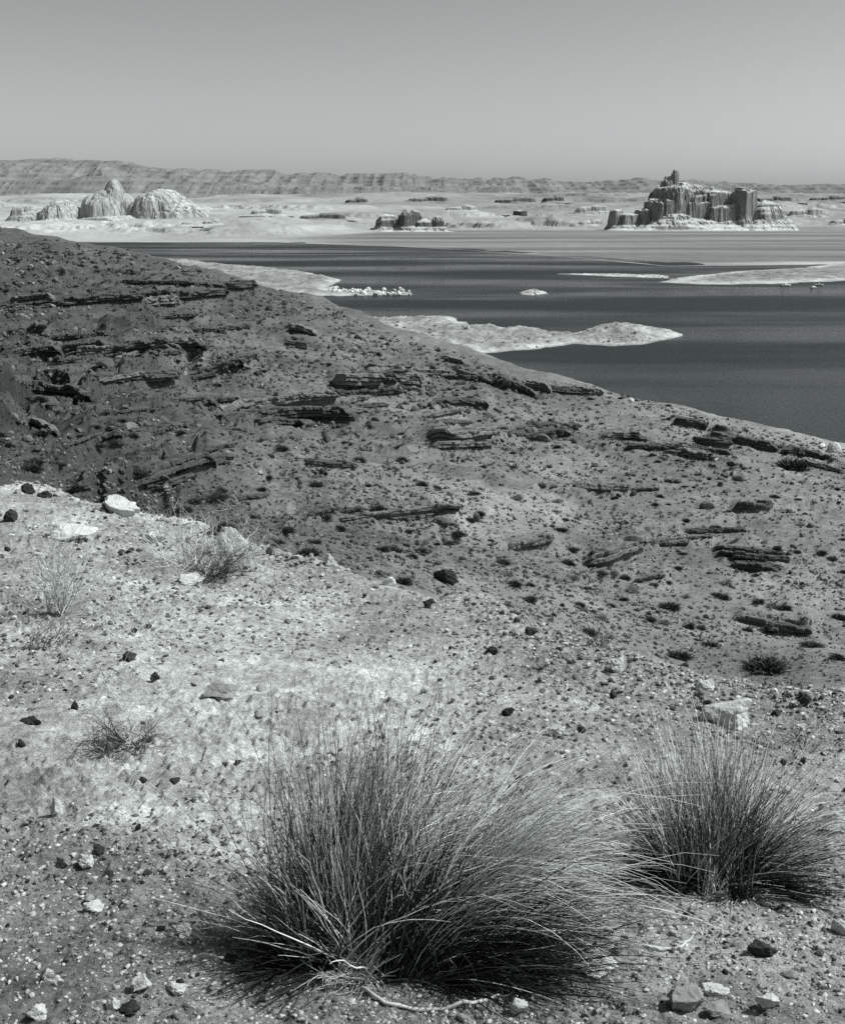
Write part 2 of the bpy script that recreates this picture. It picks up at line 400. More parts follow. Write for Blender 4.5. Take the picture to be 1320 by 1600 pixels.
# ------------------------------------------------------------------ ledges: found on the sheet first, so that it can be hollowed under them
LEDGES = [
 ([(372,652),(392,640),(430,634),(470,624),(512,630)], 11, 'upper stratum of the two layered ledges left of the cave, with a pale top', 'm', .5),
 ([(370,672),(400,660),(440,652),(490,647),(530,660)], 13, 'lower stratum of the two layered ledges left of the cave, black slot beneath', 'd', 1.0),
 ([(536,600),(562,606),(592,602)], 15, 'short thick rock ledge over a black hollow, high above the cave', 'm', 1.1),
 ([(596,596),(625,603),(652,600)], 13, 'short rock ledge among tumbled slabs at the top of the slope', 'm', .9),
 ([(622,664),(660,655),(692,648),(715,644)], 6, 'thin slanting ledge just above and left of the cave', 'm', .8),
 ([(682,692),(700,689),(722,690),(748,687),(768,678)], 17, 'rounded rock overhang roofing the black cave in the middle slope', 'm', 2.6),
 ([(140,776),(185,762),(232,748),(280,738),(312,724),(342,716)], 19, 'massive dark ledge with black undercut just beyond the pale foreground rim', 'd', 1.0),
 ([(212,772),(260,762),(300,748)], 9, 'lower broken lip under the massive dark ledge beyond the foreground rim', 'd', .7),
 ([(448,832),(480,829),(518,812),(560,806),(622,803),(690,800)], 7, 'long thin crack-like ledge crossing the bare slope below the cave', 'm', .8),
 ([(588,815),(640,816),(664,812),(708,806)], 7, 'short ledge with blocks just under the long thin crack-like ledge', 'm', .7),
 ([(802,858),(830,854),(860,845)], 9, 'smooth tilted slab with shadowed front on the bare slope below the cave', 'm', .8),
 ([(925,880),(958,872),(985,862),(1002,852)], 15, 'humped grey slab with a small black hollow, right of the slope centre', 'm', 1.0),
 ([(1148,872),(1172,872),(1196,876)], 8, 'upper step of the stepped outcrop low on the right slope', 'd', .8),
 ([(1150,888),(1176,890),(1204,896)], 9, 'lower step of the stepped outcrop low on the right slope', 'd', .9),
 ([(984,700),(1010,702),(1048,701)], 5, 'low thin dark ledge on the right slope under the water edge', 'd', .8),
 ([(796,606),(818,610),(834,622)], 8, 'dark slab breaking the skyline of the slope beside the lake', 'd', .7),
 ([(82,718),(110,704),(142,693),(178,682)], 8, 'slanting dark broken ledge on the left slope above the massive ledge', 'd', .8),
 ([(-20,489),(30,487),(62,480),(130,473),(200,470)], 9, 'highest long dark ledge on the left hillside, left length', 'd', .9),
 ([(215,470),(270,468),(310,465),(345,460)], 8, 'highest long dark ledge on the left hillside, right length', 'd', .9),
 ([(88,530),(125,529),(162,523)], 6, 'short dark ledge on the upper left slope below the highest ledge', 'd', .9),
 ([(112,560),(168,554),(215,547),(246,538)], 10, 'curved dark ledge across the upper left slope', 'd', .9),
 ([(-20,618),(40,610),(84,612),(122,620)], 12, 'heavy dark ledge at the left picture edge with ragged underside', 'd', 1.0),
 ([(130,612),(165,604),(205,600),(264,596)], 14, 'heavy dark crumbling ledge right of the ragged one on the left slope', 'd', 1.0),
 ([(282,594),(320,586),(345,578),(372,571)], 9, 'dark ledge running up to the right from the crumbling ledge', 'd', .9),
 ([(312,632),(345,628),(368,625)], 5, 'thin dark ledge left of the two layered ledges', 'd', .9),
 ([(16,557),(40,555),(62,548)], 9, 'short black-fronted ledge near the left edge of the hillside', 'd', .9),
 ([(330,784),(380,782),(412,775)], 5, 'thin ledge on bare ground right of the massive dark ledge', 'd', .8),
 ([(486,724),(522,731),(552,729)], 6, 'small dark ledge on open ground below the two layered ledges', 'd', .8),
 ([(1058,660),(1078,663),(1100,668)], 7, 'dark ledge close under the lakeside edge of the right slope', 'd', .8),
 ([(1235,708),(1262,712),(1295,722)], 7, 'dark ledge by the water at the right picture edge', 'd', .8),
 ([(996,908),(1018,904),(1036,901)], 5, 'small flat slab by a rounded shrub on the lower right slope', 'm', .7),
 ([(1205,985),(1235,988),(1262,990)], 10, 'blocky low outcrop of dark stones on the lower right slope', 'd', .8),
 ([(1010,850),(1060,845),(1105,838)], 4, 'faint low rock step above the stepped outcrop', 'm', .6),
 ([(905,760),(935,768),(975,764)], 8, 'flat grey outcrop in the middle of the right slope', 'm', .7),
 ([(1165,800),(1200,802),(1230,799)], 4, 'narrow rock step on the far right slope', 'm', .7),
 ([(575,575),(600,578),(640,572)], 6, 'broken rock crest at the top of the slope above the sandbar', 'm', .7),
 ([(700,590),(730,594),(750,590)], 5, 'flat slab among rubble on the crest beside the lake', 'd', .7),
 ([(20,655),(50,662),(75,672)], 7, 'slanting pale-edged ledge low on the left slope near the rim', 'm', .8),
 ([(150,645),(190,648),(235,643)], 5, 'low dark ledge under the crumbling ledge', 'd', .8),
 ([(215,500),(260,498),(300,494)], 5, 'narrow dark ledge between the highest ledge and the curved one', 'd', .8),
 ([(300,520),(345,517),(385,512)], 5, 'thin ledge on the hillside dotted with shrubs', 'd', .8),
]
ra = np.random.default_rng(404)
for k_ in range(84):
    pl, hg = SCARPS[int(ra.integers(0, len(SCARPS)))] if k_ > 30 else SCARPS[int(ra.integers(0, 8))]
    pl = np.array(pl, float); u0 = ra.uniform(0, .9) * (len(pl) - 1); 
    x0 = np.interp(u0, np.arange(len(pl)), pl[:, 0]); wl = ra.uniform(24, 95); xs = x0 + np.array([0, .35, .7, 1]) * wl
    if xs[0] < -30 or xs[-1] > 1335: continue
    ys = np.interp(xs, pl[:, 0], pl[:, 1]) + ra.uniform(-16, 16) + ra.normal(size=4) * 1.2
    if x0 < 420: lb = 'low dark broken ledge in the rock bands of the left slope'
    elif x0 < 800: lb = 'low broken ledge around the cave and the layered ledges'
    else: lb = 'low rock step breaking the right slope towards the lake'
    LEDGES.append((list(zip(xs, ys)), ra.uniform(3.5, 9.5), lb, 'd' if ra.uniform() < .7 else 'm', ra.uniform(.6, 1.0)))
def resample(P, n):
    d = np.concatenate([[0], np.cumsum(np.linalg.norm(np.diff(P[:, :2], axis=0), axis=1))])
    s = np.linspace(0, d[-1], n)
    return np.stack([np.interp(s, d, P[:, k]) for k in range(3)], 1), d[-1]
ledge_data = []
for (pl, thp, lab, m, hol) in LEDGES:
    pl = np.array(pl, float)
    s = np.linspace(0, len(pl) - 1, 24)
    P = hit(np.interp(s, np.arange(len(pl)), pl[:, 0]), np.interp(s, np.arange(len(pl)), pl[:, 1]))
    pyl = np.interp(s, np.arange(len(pl)), pl[:, 1]); pyl = pyl[~np.isnan(P[:, 0])]; P = P[~np.isnan(P[:, 0])]
    if len(P) < 4: continue
    # even out jumps of depth along the ledge
    Ym = np.median(P[:, 1]); ok = np.abs(P[:, 1] / Ym - 1) < 0.22; P = P[ok]; pyl = pyl[ok]
    if len(P) < 4: continue
    t = P[:, 0] / P[:, 1]
    c = np.polyfit(t, P[:, 1], min(2, len(P) - 1)); Yn = np.polyval(c, t); Yn = np.clip(Ym + .45 * (Yn - Ym), Ym * .92, Ym * 1.08)
    T = thp * Ym / F * 1.3
    tc = t.mean(); t = tc + (t - tc) * 1.22
    Yn = np.interp(np.linspace(0, 1, len(t)), np.linspace(0, 1, len(Yn)), Yn)
    t0_ = P[:, 0] / P[:, 1]; pe = np.polyval(np.polyfit(t0_, pyl, 1), t); pe = .7 * pe + .3 * np.interp(t, np.sort(t0_), pyl[np.argsort(t0_)]); zl = EYE - slope(pe) * Yn
    P = np.stack([t * Yn, Yn, zl], 1)
    ledge_data.append((P, T, lab, m, hol))
def carve(P, T, hol, D):
    Q, L = resample(P, max(4, int(L_of(P) / (0.6 * T)) + 1))
    for p in Q:
        i0 = np.searchsorted(rows, p[1] - 3 * D); i1 = np.searchsorted(rows, p[1] + 3 * D)
        tl = p[0] / p[1]; dt = 3 * T / p[1]
        j0 = np.searchsorted(cols, tl - dt); j1 = np.searchsorted(cols, tl + dt)
        if i1 <= i0 or j1 <= j0: continue
        x = XX[i0:i1, j0:j1] - p[0]; y = YY[i0:i1, j0:j1] - p[1]
        g = np.exp(-(x / (1.0 * T)) ** 2 - ((y + 0.1 * D) / (0.8 * D)) ** 2)
        CARVE[i0:i1, j0:j1] = np.maximum(CARVE[i0:i1, j0:j1], g * T * 0.75 * hol)
def L_of(P): return np.linalg.norm(np.diff(P[:, :2], axis=0), axis=1).sum()
for (P, T, lab, m, hol) in ledge_data:
    t = P[:, 0] / P[:, 1]; o_ = np.argsort(t); t = t[o_]
    j0, j1 = np.searchsorted(cols, [t[0] - 1.5 * T / P[0, 1], t[-1] + 1.5 * T / P[0, 1]]); i0, i1 = np.searchsorted(rows, [P[:, 1].min() - 16 * T, P[:, 1].max() + 16 * T])
    Yl = np.interp(cols[j0:j1], t, P[o_, 1])[None]; zl = np.interp(cols[j0:j1], t, P[o_, 2])[None]
    lt = (sstep(t[0] - 1.5 * T / P[0, 1], t[0] + 1.0 * T / P[0, 1], cols[j0:j1]) * sstep(t[-1] + 1.5 * T / P[0, 1], t[-1] - 1.0 * T / P[0, 1], cols[j0:j1]))[None]
    x_ = YY[i0:i1, j0:j1] - Yl
    wt = lt * np.where(x_ < 0, np.exp(-(x_ / (5 * T)) ** 2), np.exp(-(x_ / (8 * T)) ** 2)) * .9
    tg = zl + T * (.9 * sstep(.05 * T, .55 * T, x_) - .02) + (ZZ[i0:i1, j0:j1] - gh(0 * x_ + Yl * cols[None, j0:j1], Yl + 0 * x_)) * .35
    ZZ[i0:i1, j0:j1] = ZZ[i0:i1, j0:j1] * (1 - wt) + tg * wt
CARVE = np.zeros_like(ZZ)
for (P, T, lab, m, hol) in ledge_data: carve(P, T, hol, 1.6 * T)
ZB = ZZ.copy()
ZZ = ZZ - CARVE
rebuild_vis()

# tone of the soil, by place
TP = [(0,380,0.072),(150,420,0.072),(300,450,0.080),(450,500,0.093),(600,545,0.110),(0,480,0.059),(200,490,0.059),(350,480,0.072),
      (0,550,0.062),(200,560,0.069),(330,560,0.110),(0,620,0.050),(200,630,0.059),(350,640,0.089),(0,690,0.050),(150,700,0.055),(300,690,0.085),
      (60,740,0.050),(200,780,0.059),(330,800,0.072),(420,850,0.072),(450,730,0.115),(450,780,0.110),(550,860,0.078),(520,650,0.101),(600,620,0.110),(600,760,0.124),
      (740,740,0.123),(740,800,0.176),(840,790,0.176),(700,850,0.129),(640,900,0.109),(760,900,0.125),(860,960,0.143),(760,640,0.110),(900,640,0.129),(1000,660,0.138),(1100,690,0.152),
      (950,740,0.138),(1050,760,0.133),(1200,720,0.156),(1290,750,0.175),(1180,800,0.129),(1310,820,0.138),(1000,830,0.129),(1100,870,0.110),(900,880,0.115),(1000,960,0.136),(1100,1020,0.136),(1200,940,0.170),(1300,960,0.163),(1200,1050,0.109),(1320,1060,0.150)]
tp = np.array(TP)
pyz = 800 + F * np.tan(np.arctan((EYE - ZB) / YY) - TH)
vz = (800 - pyz) / F; ipx = 660 + F * TT * (CT + vz * ST)
num = np.zeros_like(ZZ); den = np.zeros_like(ZZ)
for (a, b_, c) in TP:
    wgt = 1 / (((ipx - a) / 60) ** 2 + ((pyz - b_) / 38) ** 2 + 0.25) ** 2
    num += wgt * c; den += wgt
tmid = num / den
tmid = tmid * (1 + 0.4 * fbm(XX / 9, YY / 14, 71, 4)) * (1 + 0.25 * fbm(XX / 1.2, YY / 1.6, 73, 3))
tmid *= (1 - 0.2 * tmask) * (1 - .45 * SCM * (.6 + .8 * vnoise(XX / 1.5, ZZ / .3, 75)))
# foreground soil: bleached crust towards the rim; bottom left darkened by vignetting put into colour
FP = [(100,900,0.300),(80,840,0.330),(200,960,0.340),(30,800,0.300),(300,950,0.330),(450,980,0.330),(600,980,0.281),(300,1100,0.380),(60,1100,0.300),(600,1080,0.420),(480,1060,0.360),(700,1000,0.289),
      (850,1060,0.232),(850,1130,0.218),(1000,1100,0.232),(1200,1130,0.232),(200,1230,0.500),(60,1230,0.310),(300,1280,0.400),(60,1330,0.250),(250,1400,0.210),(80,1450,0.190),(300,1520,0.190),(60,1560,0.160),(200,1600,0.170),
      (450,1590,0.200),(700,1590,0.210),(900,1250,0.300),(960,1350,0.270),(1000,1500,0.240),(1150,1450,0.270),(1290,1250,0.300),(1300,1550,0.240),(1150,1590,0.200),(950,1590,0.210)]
num[:] = 0; den[:] = 0
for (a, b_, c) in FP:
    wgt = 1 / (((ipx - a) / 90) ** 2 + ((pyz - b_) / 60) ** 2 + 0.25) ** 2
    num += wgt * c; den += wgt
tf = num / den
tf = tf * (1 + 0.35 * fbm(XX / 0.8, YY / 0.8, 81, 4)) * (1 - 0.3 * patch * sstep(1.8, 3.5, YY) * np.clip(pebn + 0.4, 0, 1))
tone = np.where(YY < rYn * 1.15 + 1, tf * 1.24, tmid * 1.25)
tone = tone * sstep(-64, -58, ZZ) + 0.35 * (1 - sstep(-64, -58, ZZ))
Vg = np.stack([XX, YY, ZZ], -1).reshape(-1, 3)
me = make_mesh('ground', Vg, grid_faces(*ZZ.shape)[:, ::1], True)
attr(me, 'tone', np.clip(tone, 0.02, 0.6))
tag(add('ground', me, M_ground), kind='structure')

def ledge_mesh(P, T, seed, hol):
    r = np.random.default_rng(seed)
    L = L_of(P); n = int(np.clip(L / (0.22 * T), 14, 110))
    Q, _ = resample(P, n)
    tan = np.gradient(Q[:, :2], axis=0); tan /= np.linalg.norm(tan, axis=1, keepdims=True)
    for _ in range(4): tan[1:-1] = (tan[:-2] + tan[1:-1] + tan[2:]) / 3
    nor = np.stack([tan[:, 1], -tan[:, 0]], 1)
    nor[nor[:, 1] > 0] *= -1
    D = 1.5 * T
    def blocks(amp, lo, hi):
        a = np.zeros(n); cut = 0
        while cut < n:
            w_ = r.integers(lo, hi); a[cut:cut + w_] = r.uniform(-amp, amp); cut += w_
        return a
    s = np.linspace(0, 1, n)
    end = np.minimum(1, np.minimum(s, 1 - s) * 9 + 0.45)
    Tn = T * (1 + blocks(.22, 4, 12)) * end
    def gl(off): return gh(Q[:, 0] + nor[:, 0] * off, Q[:, 1] + nor[:, 1] * off)
    zb = gl(-D)
    z0 = np.polyval(np.polyfit(s, Q[:, 2], 2), s); z0 = np.clip(Q[:, 2], z0 - .1 * T, z0 + .1 * T); z0 = np.convolve(np.pad(z0, 2, 'edge'), np.ones(5) / 5, 'valid')
    zb = np.clip(zb, z0 - .3 * T, z0 + 1.2 * T)
    j = lambda a: T * a * r.uniform(-1, 1, n)
    ns = 2 if T < 1.0 else 3
    O0 = T * (0.5 * min(hol, 1.6)) * end
    prof = [(-D + 0 * s, z0 - 0.8 * T), (-D + 0 * s, zb - 0.05 * T), (-0.85 * D + j(.1), zb + .35 * Tn + j(.1))] + [(-f_ * D + j(.08), z0 + (1 - .35 * f_) * Tn + j(.05)) for f_ in (.62, .42, .22)]
    for k_ in range(ns):
        zt_ = z0 + Tn * (1 - k_ / ns * .95); zl_ = z0 + Tn * (1 - (k_ + .82) / ns * .95)
        ok_ = O0 * (1 - .25 * k_) + T * blocks(.30, 2, 9)
        prof += [(ok_ - .22 * T + j(.05), zt_ + j(.03)), (ok_ + j(.05), zt_ - .06 * T + j(.02)), (ok_ + j(.06), zl_ + j(.03)), (ok_ - .22 * T * (1 + k_ / 2) + j(.06), zl_ - .04 * T)]
    prof += [(-0.5 * D + j(.1), z0 - 0.05 * T), (-0.7 * D + 0 * s, z0 - 0.9 * T)]
    m = len(prof)
    V = np.zeros((n, m, 3))
    for k_, (o_, z_) in enumerate(prof):
        V[:, k_, 0] = Q[:, 0] + nor[:, 0] * o_; V[:, k_, 1] = Q[:, 1] + nor[:, 1] * o_; V[:, k_, 2] = z_
    i = np.arange(n - 1)[:, None] * m; k_ = np.arange(m)[None, :]; k2 = (k_ + 1) % m
    Fq = np.stack([i + k_, i + k2, i + m + k2, i + m + k_], -1).reshape(-1, 4)
    c = V.reshape(-1, 3)
    V2 = np.concatenate([c, V[0].mean(0)[None], V[-1].mean(0)[None]])
    e0 = np.stack([np.full(m, n * m), np.arange(m), (np.arange(m) + 1) % m], 1)
    e1 = np.stack([np.full(m, n * m + 1), (n - 1) * m + (np.arange(m) + 1) % m, (n - 1) * m + np.arange(m)], 1)
    o = Q.mean(0)
    return make_mesh('rock_ledge', V2 - o, [Fq, np.concatenate([e0, e1])], False), o
for n_, (P, T, lab, m, hol) in enumerate(ledge_data):
    me, o = ledge_mesh(P, T, 100 + n_, hol)
    tag(add('rock_ledge', me, M_rockdark if m == 'd' else M_rockmid, loc=o), lab, 'rock ledge', {'low dark b': 'ledges in the left rock bands', 'low broken': 'ledges around the cave', 'low rock s': 'rock steps on the right slope'}.get(lab[:10], 'rock ledges on the dark slope'))

# ------------------------------------------------------------------ scattered stones, shrubs
def place(me, name, mat, p, size, label, cat, group=None, rot=None, sink=0.0, scale=None):
    o = add(name, me, mat)
    o.location = (p[0], p[1], p[2] - sink)
    o.rotation_euler = (random.uniform(-.12, .12), random.uniform(-.12, .12), random.uniform(0, 6.28) if rot is None else rot)
    o.scale = scale if scale is not None else (size, size, size)
    return tag(o, label, cat, group)

def m_per_px(p): return math.sqrt(p[0] ** 2 + p[1] ** 2 + (EYE - p[2]) ** 2) / F

# named rocks of the foreground: px, py of the base, width px, height ratio, tone
FORE = [
 (362,872,46,.85,'w','large rounded white boulder standing on the foreground rim','boulder'),
 (515,886,20,.8,'w','small white rock on the rim right of the large rounded white boulder','rock'),
 (605,915,20,.6,'w','small flat white rock with dark shadow on the rim below the thin crack-like ledge','rock'),
 (963,1052,34,.62,'w','smooth oval white stone on the gravelly rim above the grass clumps','rock'),
 (1143,1140,70,.46,'w','big pale flat-faced block half buried behind the smaller grass clump','rock'),
 (1108,1112,17,1.0,'d','black stone leaning against the big pale block','rock'),
 (1100,1095,20,.7,'g','grey stone left of the big pale block','rock'),
 (1100,1082,26,.7,'w','whitish crumbly stone on the rim above the big pale block','rock'),
 (695,912,38,.62,'d','dark boulder sitting on the rim beyond the foreground gravel','boulder'),
 (668,950,20,.8,'d','dark rounded stone on gravel below the dark rim boulder','rock'),
 (829,994,20,.6,'d','dark stone on the rim left of the oval white stone','rock'),
 (768,1024,18,.7,'d','dark stone on gravel below and left of the oval white stone','rock'),
 (300,916,38,.4,'w','flat white slab with black shadowed edge below the white boulder','rock'),
 (100,845,64,.26,'w','broad low white crusted rock on the left rim','rock'),
 (182,803,56,.4,'w','white rock shelf on the rim under the massive dark ledge','rock'),
 (18,815,20,.75,'d','dark stone near the left end of the rim','rock'),
 (43,772,20,.7,'d','dark stone at the far left top of the rim','rock'),
 (68,778,20,.6,'d','dark flat stone second along the left rim top','rock'),
 (240,850,26,.6,'w','white stone left of the dry brush on the rim','rock'),
 (200,1035,24,.5,'d','flat dark stone on the pale sand above the fallen twig bush','rock'),
 (243,1066,15,.8,'d','small dark stone on pale sand right of the flat dark one','rock'),
 (116,1112,12,1.0,'d','round black pebble left of the fallen twig bush','pebble'),
 (48,1132,34,.3,'d','long flat dark stone at the left edge of the sand','rock'),
 (350,1092,50,.3,'s','half buried grey slab on smooth sand above the big clump','rock'),
 (88,1274,22,1.05,'w','angular white rock standing on the sand at lower left','rock'),
 (151,1334,22,.55,'d','smooth oval black pebble, largest on the lower left sand','pebble'),
 (170,1375,16,.6,'d','oval black pebble below the largest black one','pebble'),
 (229,1368,15,.5,'d','flat black pebble beside a pale chip','pebble'),
 (133,1358,25,.65,'w','pale knobbly stone near the oval black pebbles','pebble'),
 (99,1356,20,.6,'g','light grey flat stone left of the pale knobbly stone','pebble'),
 (362,1505,18,1.0,'d','round black stone left of the big grass clump base','pebble'),
 (74,1538,20,.7,'w','left stone of a white pair at the lower left','pebble'),
 (90,1540,18,.65,'w','right stone of a white pair at the lower left','pebble'),
 (275,1556,32,.5,'w','white chip with a dark stone on it near the bottom edge','pebble'),
 (281,1543,15,.7,'d','dark pebble lying on the white chip near the bottom edge','pebble'),
 (220,1552,30,.7,'w','tall white chip left of the one carrying a dark pebble','pebble'),
 (283,1464,22,.6,'w','pale wedge stone on the sand left of the big clump','pebble'),
 (176,1580,20,.6,'w','white pebble on the bottom edge at lower left','pebble'),
 (197,1588,34,.45,'d','dark flat stone at the bottom edge by a white pebble','pebble'),
 (55,1596,30,.5,'w','whitish stone cut by the bottom left corner of the picture','pebble'),
 (932,1528,58,.35,'w','flat white broken slab right of the big clump root','rock'),
 (812,1585,20,.95,'w','pale egg-like pebble at the bottom below the big clump','pebble'),
 (1187,1497,44,.5,'d','dark lens-like stone on the gravel below the smaller clump','rock'),
 (1070,1585,62,.5,'s','large grey angular rock at the bottom edge, right side','rock'),
 (1122,1592,34,.5,'s','grey stone right of the large angular one at the bottom','rock'),
 (1116,1555,30,.5,'w','pale flat stone above the large grey angular rock','pebble'),
 (1200,1580,26,.7,'w','pale stone on gravel at lower right','pebble'),
 (1316,1462,24,1.0,'w','pale round stone on the right edge below the smaller clump','rock'),
 (1308,1300,40,.4,'w','white flat rock at the right edge beside the smaller clump','rock'),
 (1255,1105,20,.9,'d','dark pointed stone on the rim at right','rock'),
 (1213,1120,17,.7,'d','dark stone right of the big pale block','rock'),
 (870,1150,24,.5,'w','pale flat stone above the tips of the big clump','rock'),
 (907,1146,16,.7,'d','dark stone right of the pale flat stone above the big clump','rock'),
 (795,1118,18,.7,'d','dark stone on gravel above the top of the big clump','rock'),
 (1270,1450,14,.8,'w','tiny white stone left of the pale round stone at right','pebble'),
 (268,1328,20,.35,'w','thin white chip on the sand, upper right of the black pebbles','pebble'),
 (144,1428,26,.4,'w','low pale flake on darkened soil at lower left','pebble'),
 (315,1255,26,.6,'w','whitish half sunk stone left of the big clump stems','pebble'),
]
used = []
for n_, (px, py, wpx, hr, tn, lab, cat) in enumerate(FORE):
    p = hit(px, py)[0]
    if np.isnan(p[0]): continue
    sz = wpx * m_per_px(p) / 2 * (1.3 if tn != 'd' else 1.08)
    V, Fc = rock_shape(300 + n_, 4, 7 if tn == 'd' else 10, hr * 1.3, .34, 1.0, random.uniform(.65, .9))
    me = make_mesh(cat, V * sz, Fc, False)
    o = add(cat, me, {'w': M_white, 'd': M_dark, 'g': M_greystone, 's': M_soilrock}[tn]); o.location = p + np.array([0, sz * .4, -.12 * sz * hr]); o.rotation_euler = (0, 0, random.uniform(-.4, .4))
    tag(o, lab, cat); used.append((px, py, wpx))

def shrub_mesh(seed, n=230, up=0.5, thick=0.02):
    r = np.random.default_rng(seed)
    d = r.normal(size=(n, 3)); d[:, 2] = np.abs(d[:, 2]) * 0.9 + 0.05; d /= np.linalg.norm(d, axis=1, keepdims=True)
    ln = r.uniform(.55, 1.05, n) * (0.85 + 0.25 * fbm(d[:, 0] * 2 + seed, d[:, 1] * 2, seed, 2))
    s = np.linspace(0, 1, 4)
    b = r.normal(size=(n, 3)) * 0.10; b[:, 2] = -0.05
    P = b[:, None] + d[:, None] * (ln[:, None] * s[None])[:, :, None] + r.normal(size=(n, 4, 3)) * 0.05
    P[:, :, 2] *= 0.8 + up * 0.4
    R = thick * (1.3 - s)[None] * r.uniform(.7, 1.6, (n, 1))
    V, Fq = tubes(P, R)
    return make_mesh('shrub', V, Fq)
SH = [shrub_mesh(k, 620, random.uniform(0, .5), .026) for k in range(5)]
SHP = [shrub_mesh(20 + k, 420, .8, .02) for k in range(2)]
for m_ in SH: m_.materials.append(M_shrub)
for m_ in SHP: m_.materials.append(M_paleshrub)

NAMED_SH = [(1015,972,30,'d','rounded dark shrub, the roundest on the open lower right slope'),
 (920,992,34,'d','wide dark shrub close beyond the rim, left of the roundest shrub'),
 (1045,952,44,'d','broad grassy dark shrub above the roundest shrub'),
 (1072,934,22,'p','pale feathery tuft beside the slabs on the lower right slope'),
 (1038,976,26,'p','pale tuft just right of the roundest dark shrub'),
 (1020,916,22,'d','dark shrub next to the small flat slab'),
 (906,948,24,'d','dark low bush beside small stones on the lower slope'),
 (1060,1030,50,'d','spreading dark bush at the foot of the right slope'),
 (1195,1050,90,'d','wide sprawling dark bush patch just beyond the rim at right'),
 (1308,1030,34,'d','dark bush at the right edge beyond the rim'),
 (1310,968,34,'d','dark bush with a pale top at the right picture edge'),
 (1095,985,20,'d','small dark bush right of the broad grassy shrub'),
 (860,246+600,14,'d','small round shrub beside the smooth tilted slab'),
 (766,846,14,'d','lone small round shrub left of the smooth tilted slab'),
 (683,852,16,'d','lone shrub below the long crack-like ledge'),
 (530,828,30,'d','bush growing at the left end of the long crack-like ledge'),
 (560,722,30,'d','wide dark bush on open ground left of the cave'),
 (627,722,30,'d','dark tufted bush below and left of the cave'),
 (440,704,30,'d','dark bush under the two layered ledges'),
 (350,832,60,'d','low dark brush in the hollow behind the white boulder'),
 (1235,735,70,'d','large grey bush mound by the water at right')]
for (px, py, wpx, tn, lab) in NAMED_SH:
    p = hit(px, py)[0]
    if np.isnan(p[0]): continue
    sz = wpx * m_per_px(p) / 2
    o = place(random.choice(SH if tn == 'd' else SHP), 'shrub', None, p, sz, lab, 'shrub'); o.scale = (sz, sz, sz * .8)
    used.append((px, py, wpx))

def rim_py(px): return np.interp(px, [r_[0] for r_ in rim], [r_[1] for r_ in rim])
def brow_py(px): return np.interp(px, [r_[0] for r_ in brow], [r_[1] for r_ in brow])
def mid_points(n, seed, bias=1.0):
    r = np.random.default_rng(seed)
    px = r.uniform(-20, 1340, n); a = r.uniform(0, 1, n) ** bias
    py = brow_py(px) + 3 + (rim_py(px) - brow_py(px) - 6) * a
    P = hit(px, py); ok = ~np.isnan(P[:, 0]) & (P[:, 1] > 35)
    return px[ok], py[ok], P[ok]
px_, py_, P_ = mid_points(330, 9, 1.15); cnt = 0
for px, py, p in zip(px_, py_, P_):
    if cnt >= 255: break
    if any(abs(px - a) < c * .7 and abs(py - b) < c * .5 for a, b, c in used): continue
    if px < 330 and py < 450: lab = 'small dark shrub dotting the smooth top of the left hill'; gr = 'shrubs dotting the left hill'
    elif px < 480: lab = 'small dark shrub among the dark ledges of the left slope'; gr = 'shrubs among the left ledges'
    elif py > 800: lab = 'small dark shrub on the bare ground between crack-like ledge and foreground rim'; gr = 'shrubs on the lower slope'
    else: lab = 'small dark shrub on the grey slope between the cave and the lake edge'; gr = 'shrubs on the lakeside slope'
    pale = random.random() < .12
    if pale: lab = 'small pale dry tuft scattered on the dark slope'; gr = 'pale tufts on the slope'
    sz = random.uniform(.3, .62) * (1 + p[1] / 420)
    o = place(random.choice(SHP if pale else SH), 'shrub', None, p, sz, lab, 'shrub', gr); o.scale = (sz * random.uniform(.9, 1.4), sz, sz * random.uniform(.6, .95)); cnt += 1

BLK = [make_mesh('boulder', *rock_shape(700 + k, 2, 11, random.uniform(.5, .8), .08, 1.0, random.uniform(.6, .9))) for k in range(7)]
for m_ in BLK: m_.materials.append(M_boulder)
NAMED_B = [(165,800,26,'dark block at the left of the pair below the massive dark ledge'),(190,798,30,'black-sided block at the right of the pair below the massive dark ledge'),
 (690,822,30,'grey tilted block under the thin crack-like ledge'),(745,815,28,'low grey block at the right end of the crack-like ledge'),(702,775,18,'lone angular stone on bare sand above the crack-like ledge'),
 (850,690,26,'dark leaning block in the cluster right of the cave'),(835,675,22,'dark block uphill in the cluster right of the cave'),(870,672,16,'small dark block with white flank right of the cave'),
 (1105,795,30,'dark pointed rock alone on the right slope'),(1130,745,22,'dark rock in the upper right slope cluster'),(1155,752,24,'flat dark rock beside the upper right slope cluster'),
 (960,868,20,'dark stone at the hollow of the humped slab'),(905,952,12,'small dark stone pair member on the open lower slope'),(510,690,30,'grey block fallen from the two layered ledges'),
 (655,605,20,'pale upright slab on the crest above the cave'),(640,592,18,'whitish tilted slab on the crest beside the upright one'),(720,600,18,'dark slab on the crest nearest the sandbar'),(1245,990,18,'blocky dark stone on the lower right outcrop'),
 (45,690,26,'pale-edged slab low on the left slope'),(60,706,20,'small pale slab under the pale-edged slab'),(20,700,24,'dark block at the left edge above the rim')]
for (px, py, wpx, lab) in NAMED_B:
    p = hit(px, py)[0]
    if np.isnan(p[0]): continue
    sz = wpx * m_per_px(p) / 2
    place(random.choice(BLK), 'boulder', None, p, sz, lab, 'boulder'); used.append((px, py, wpx))
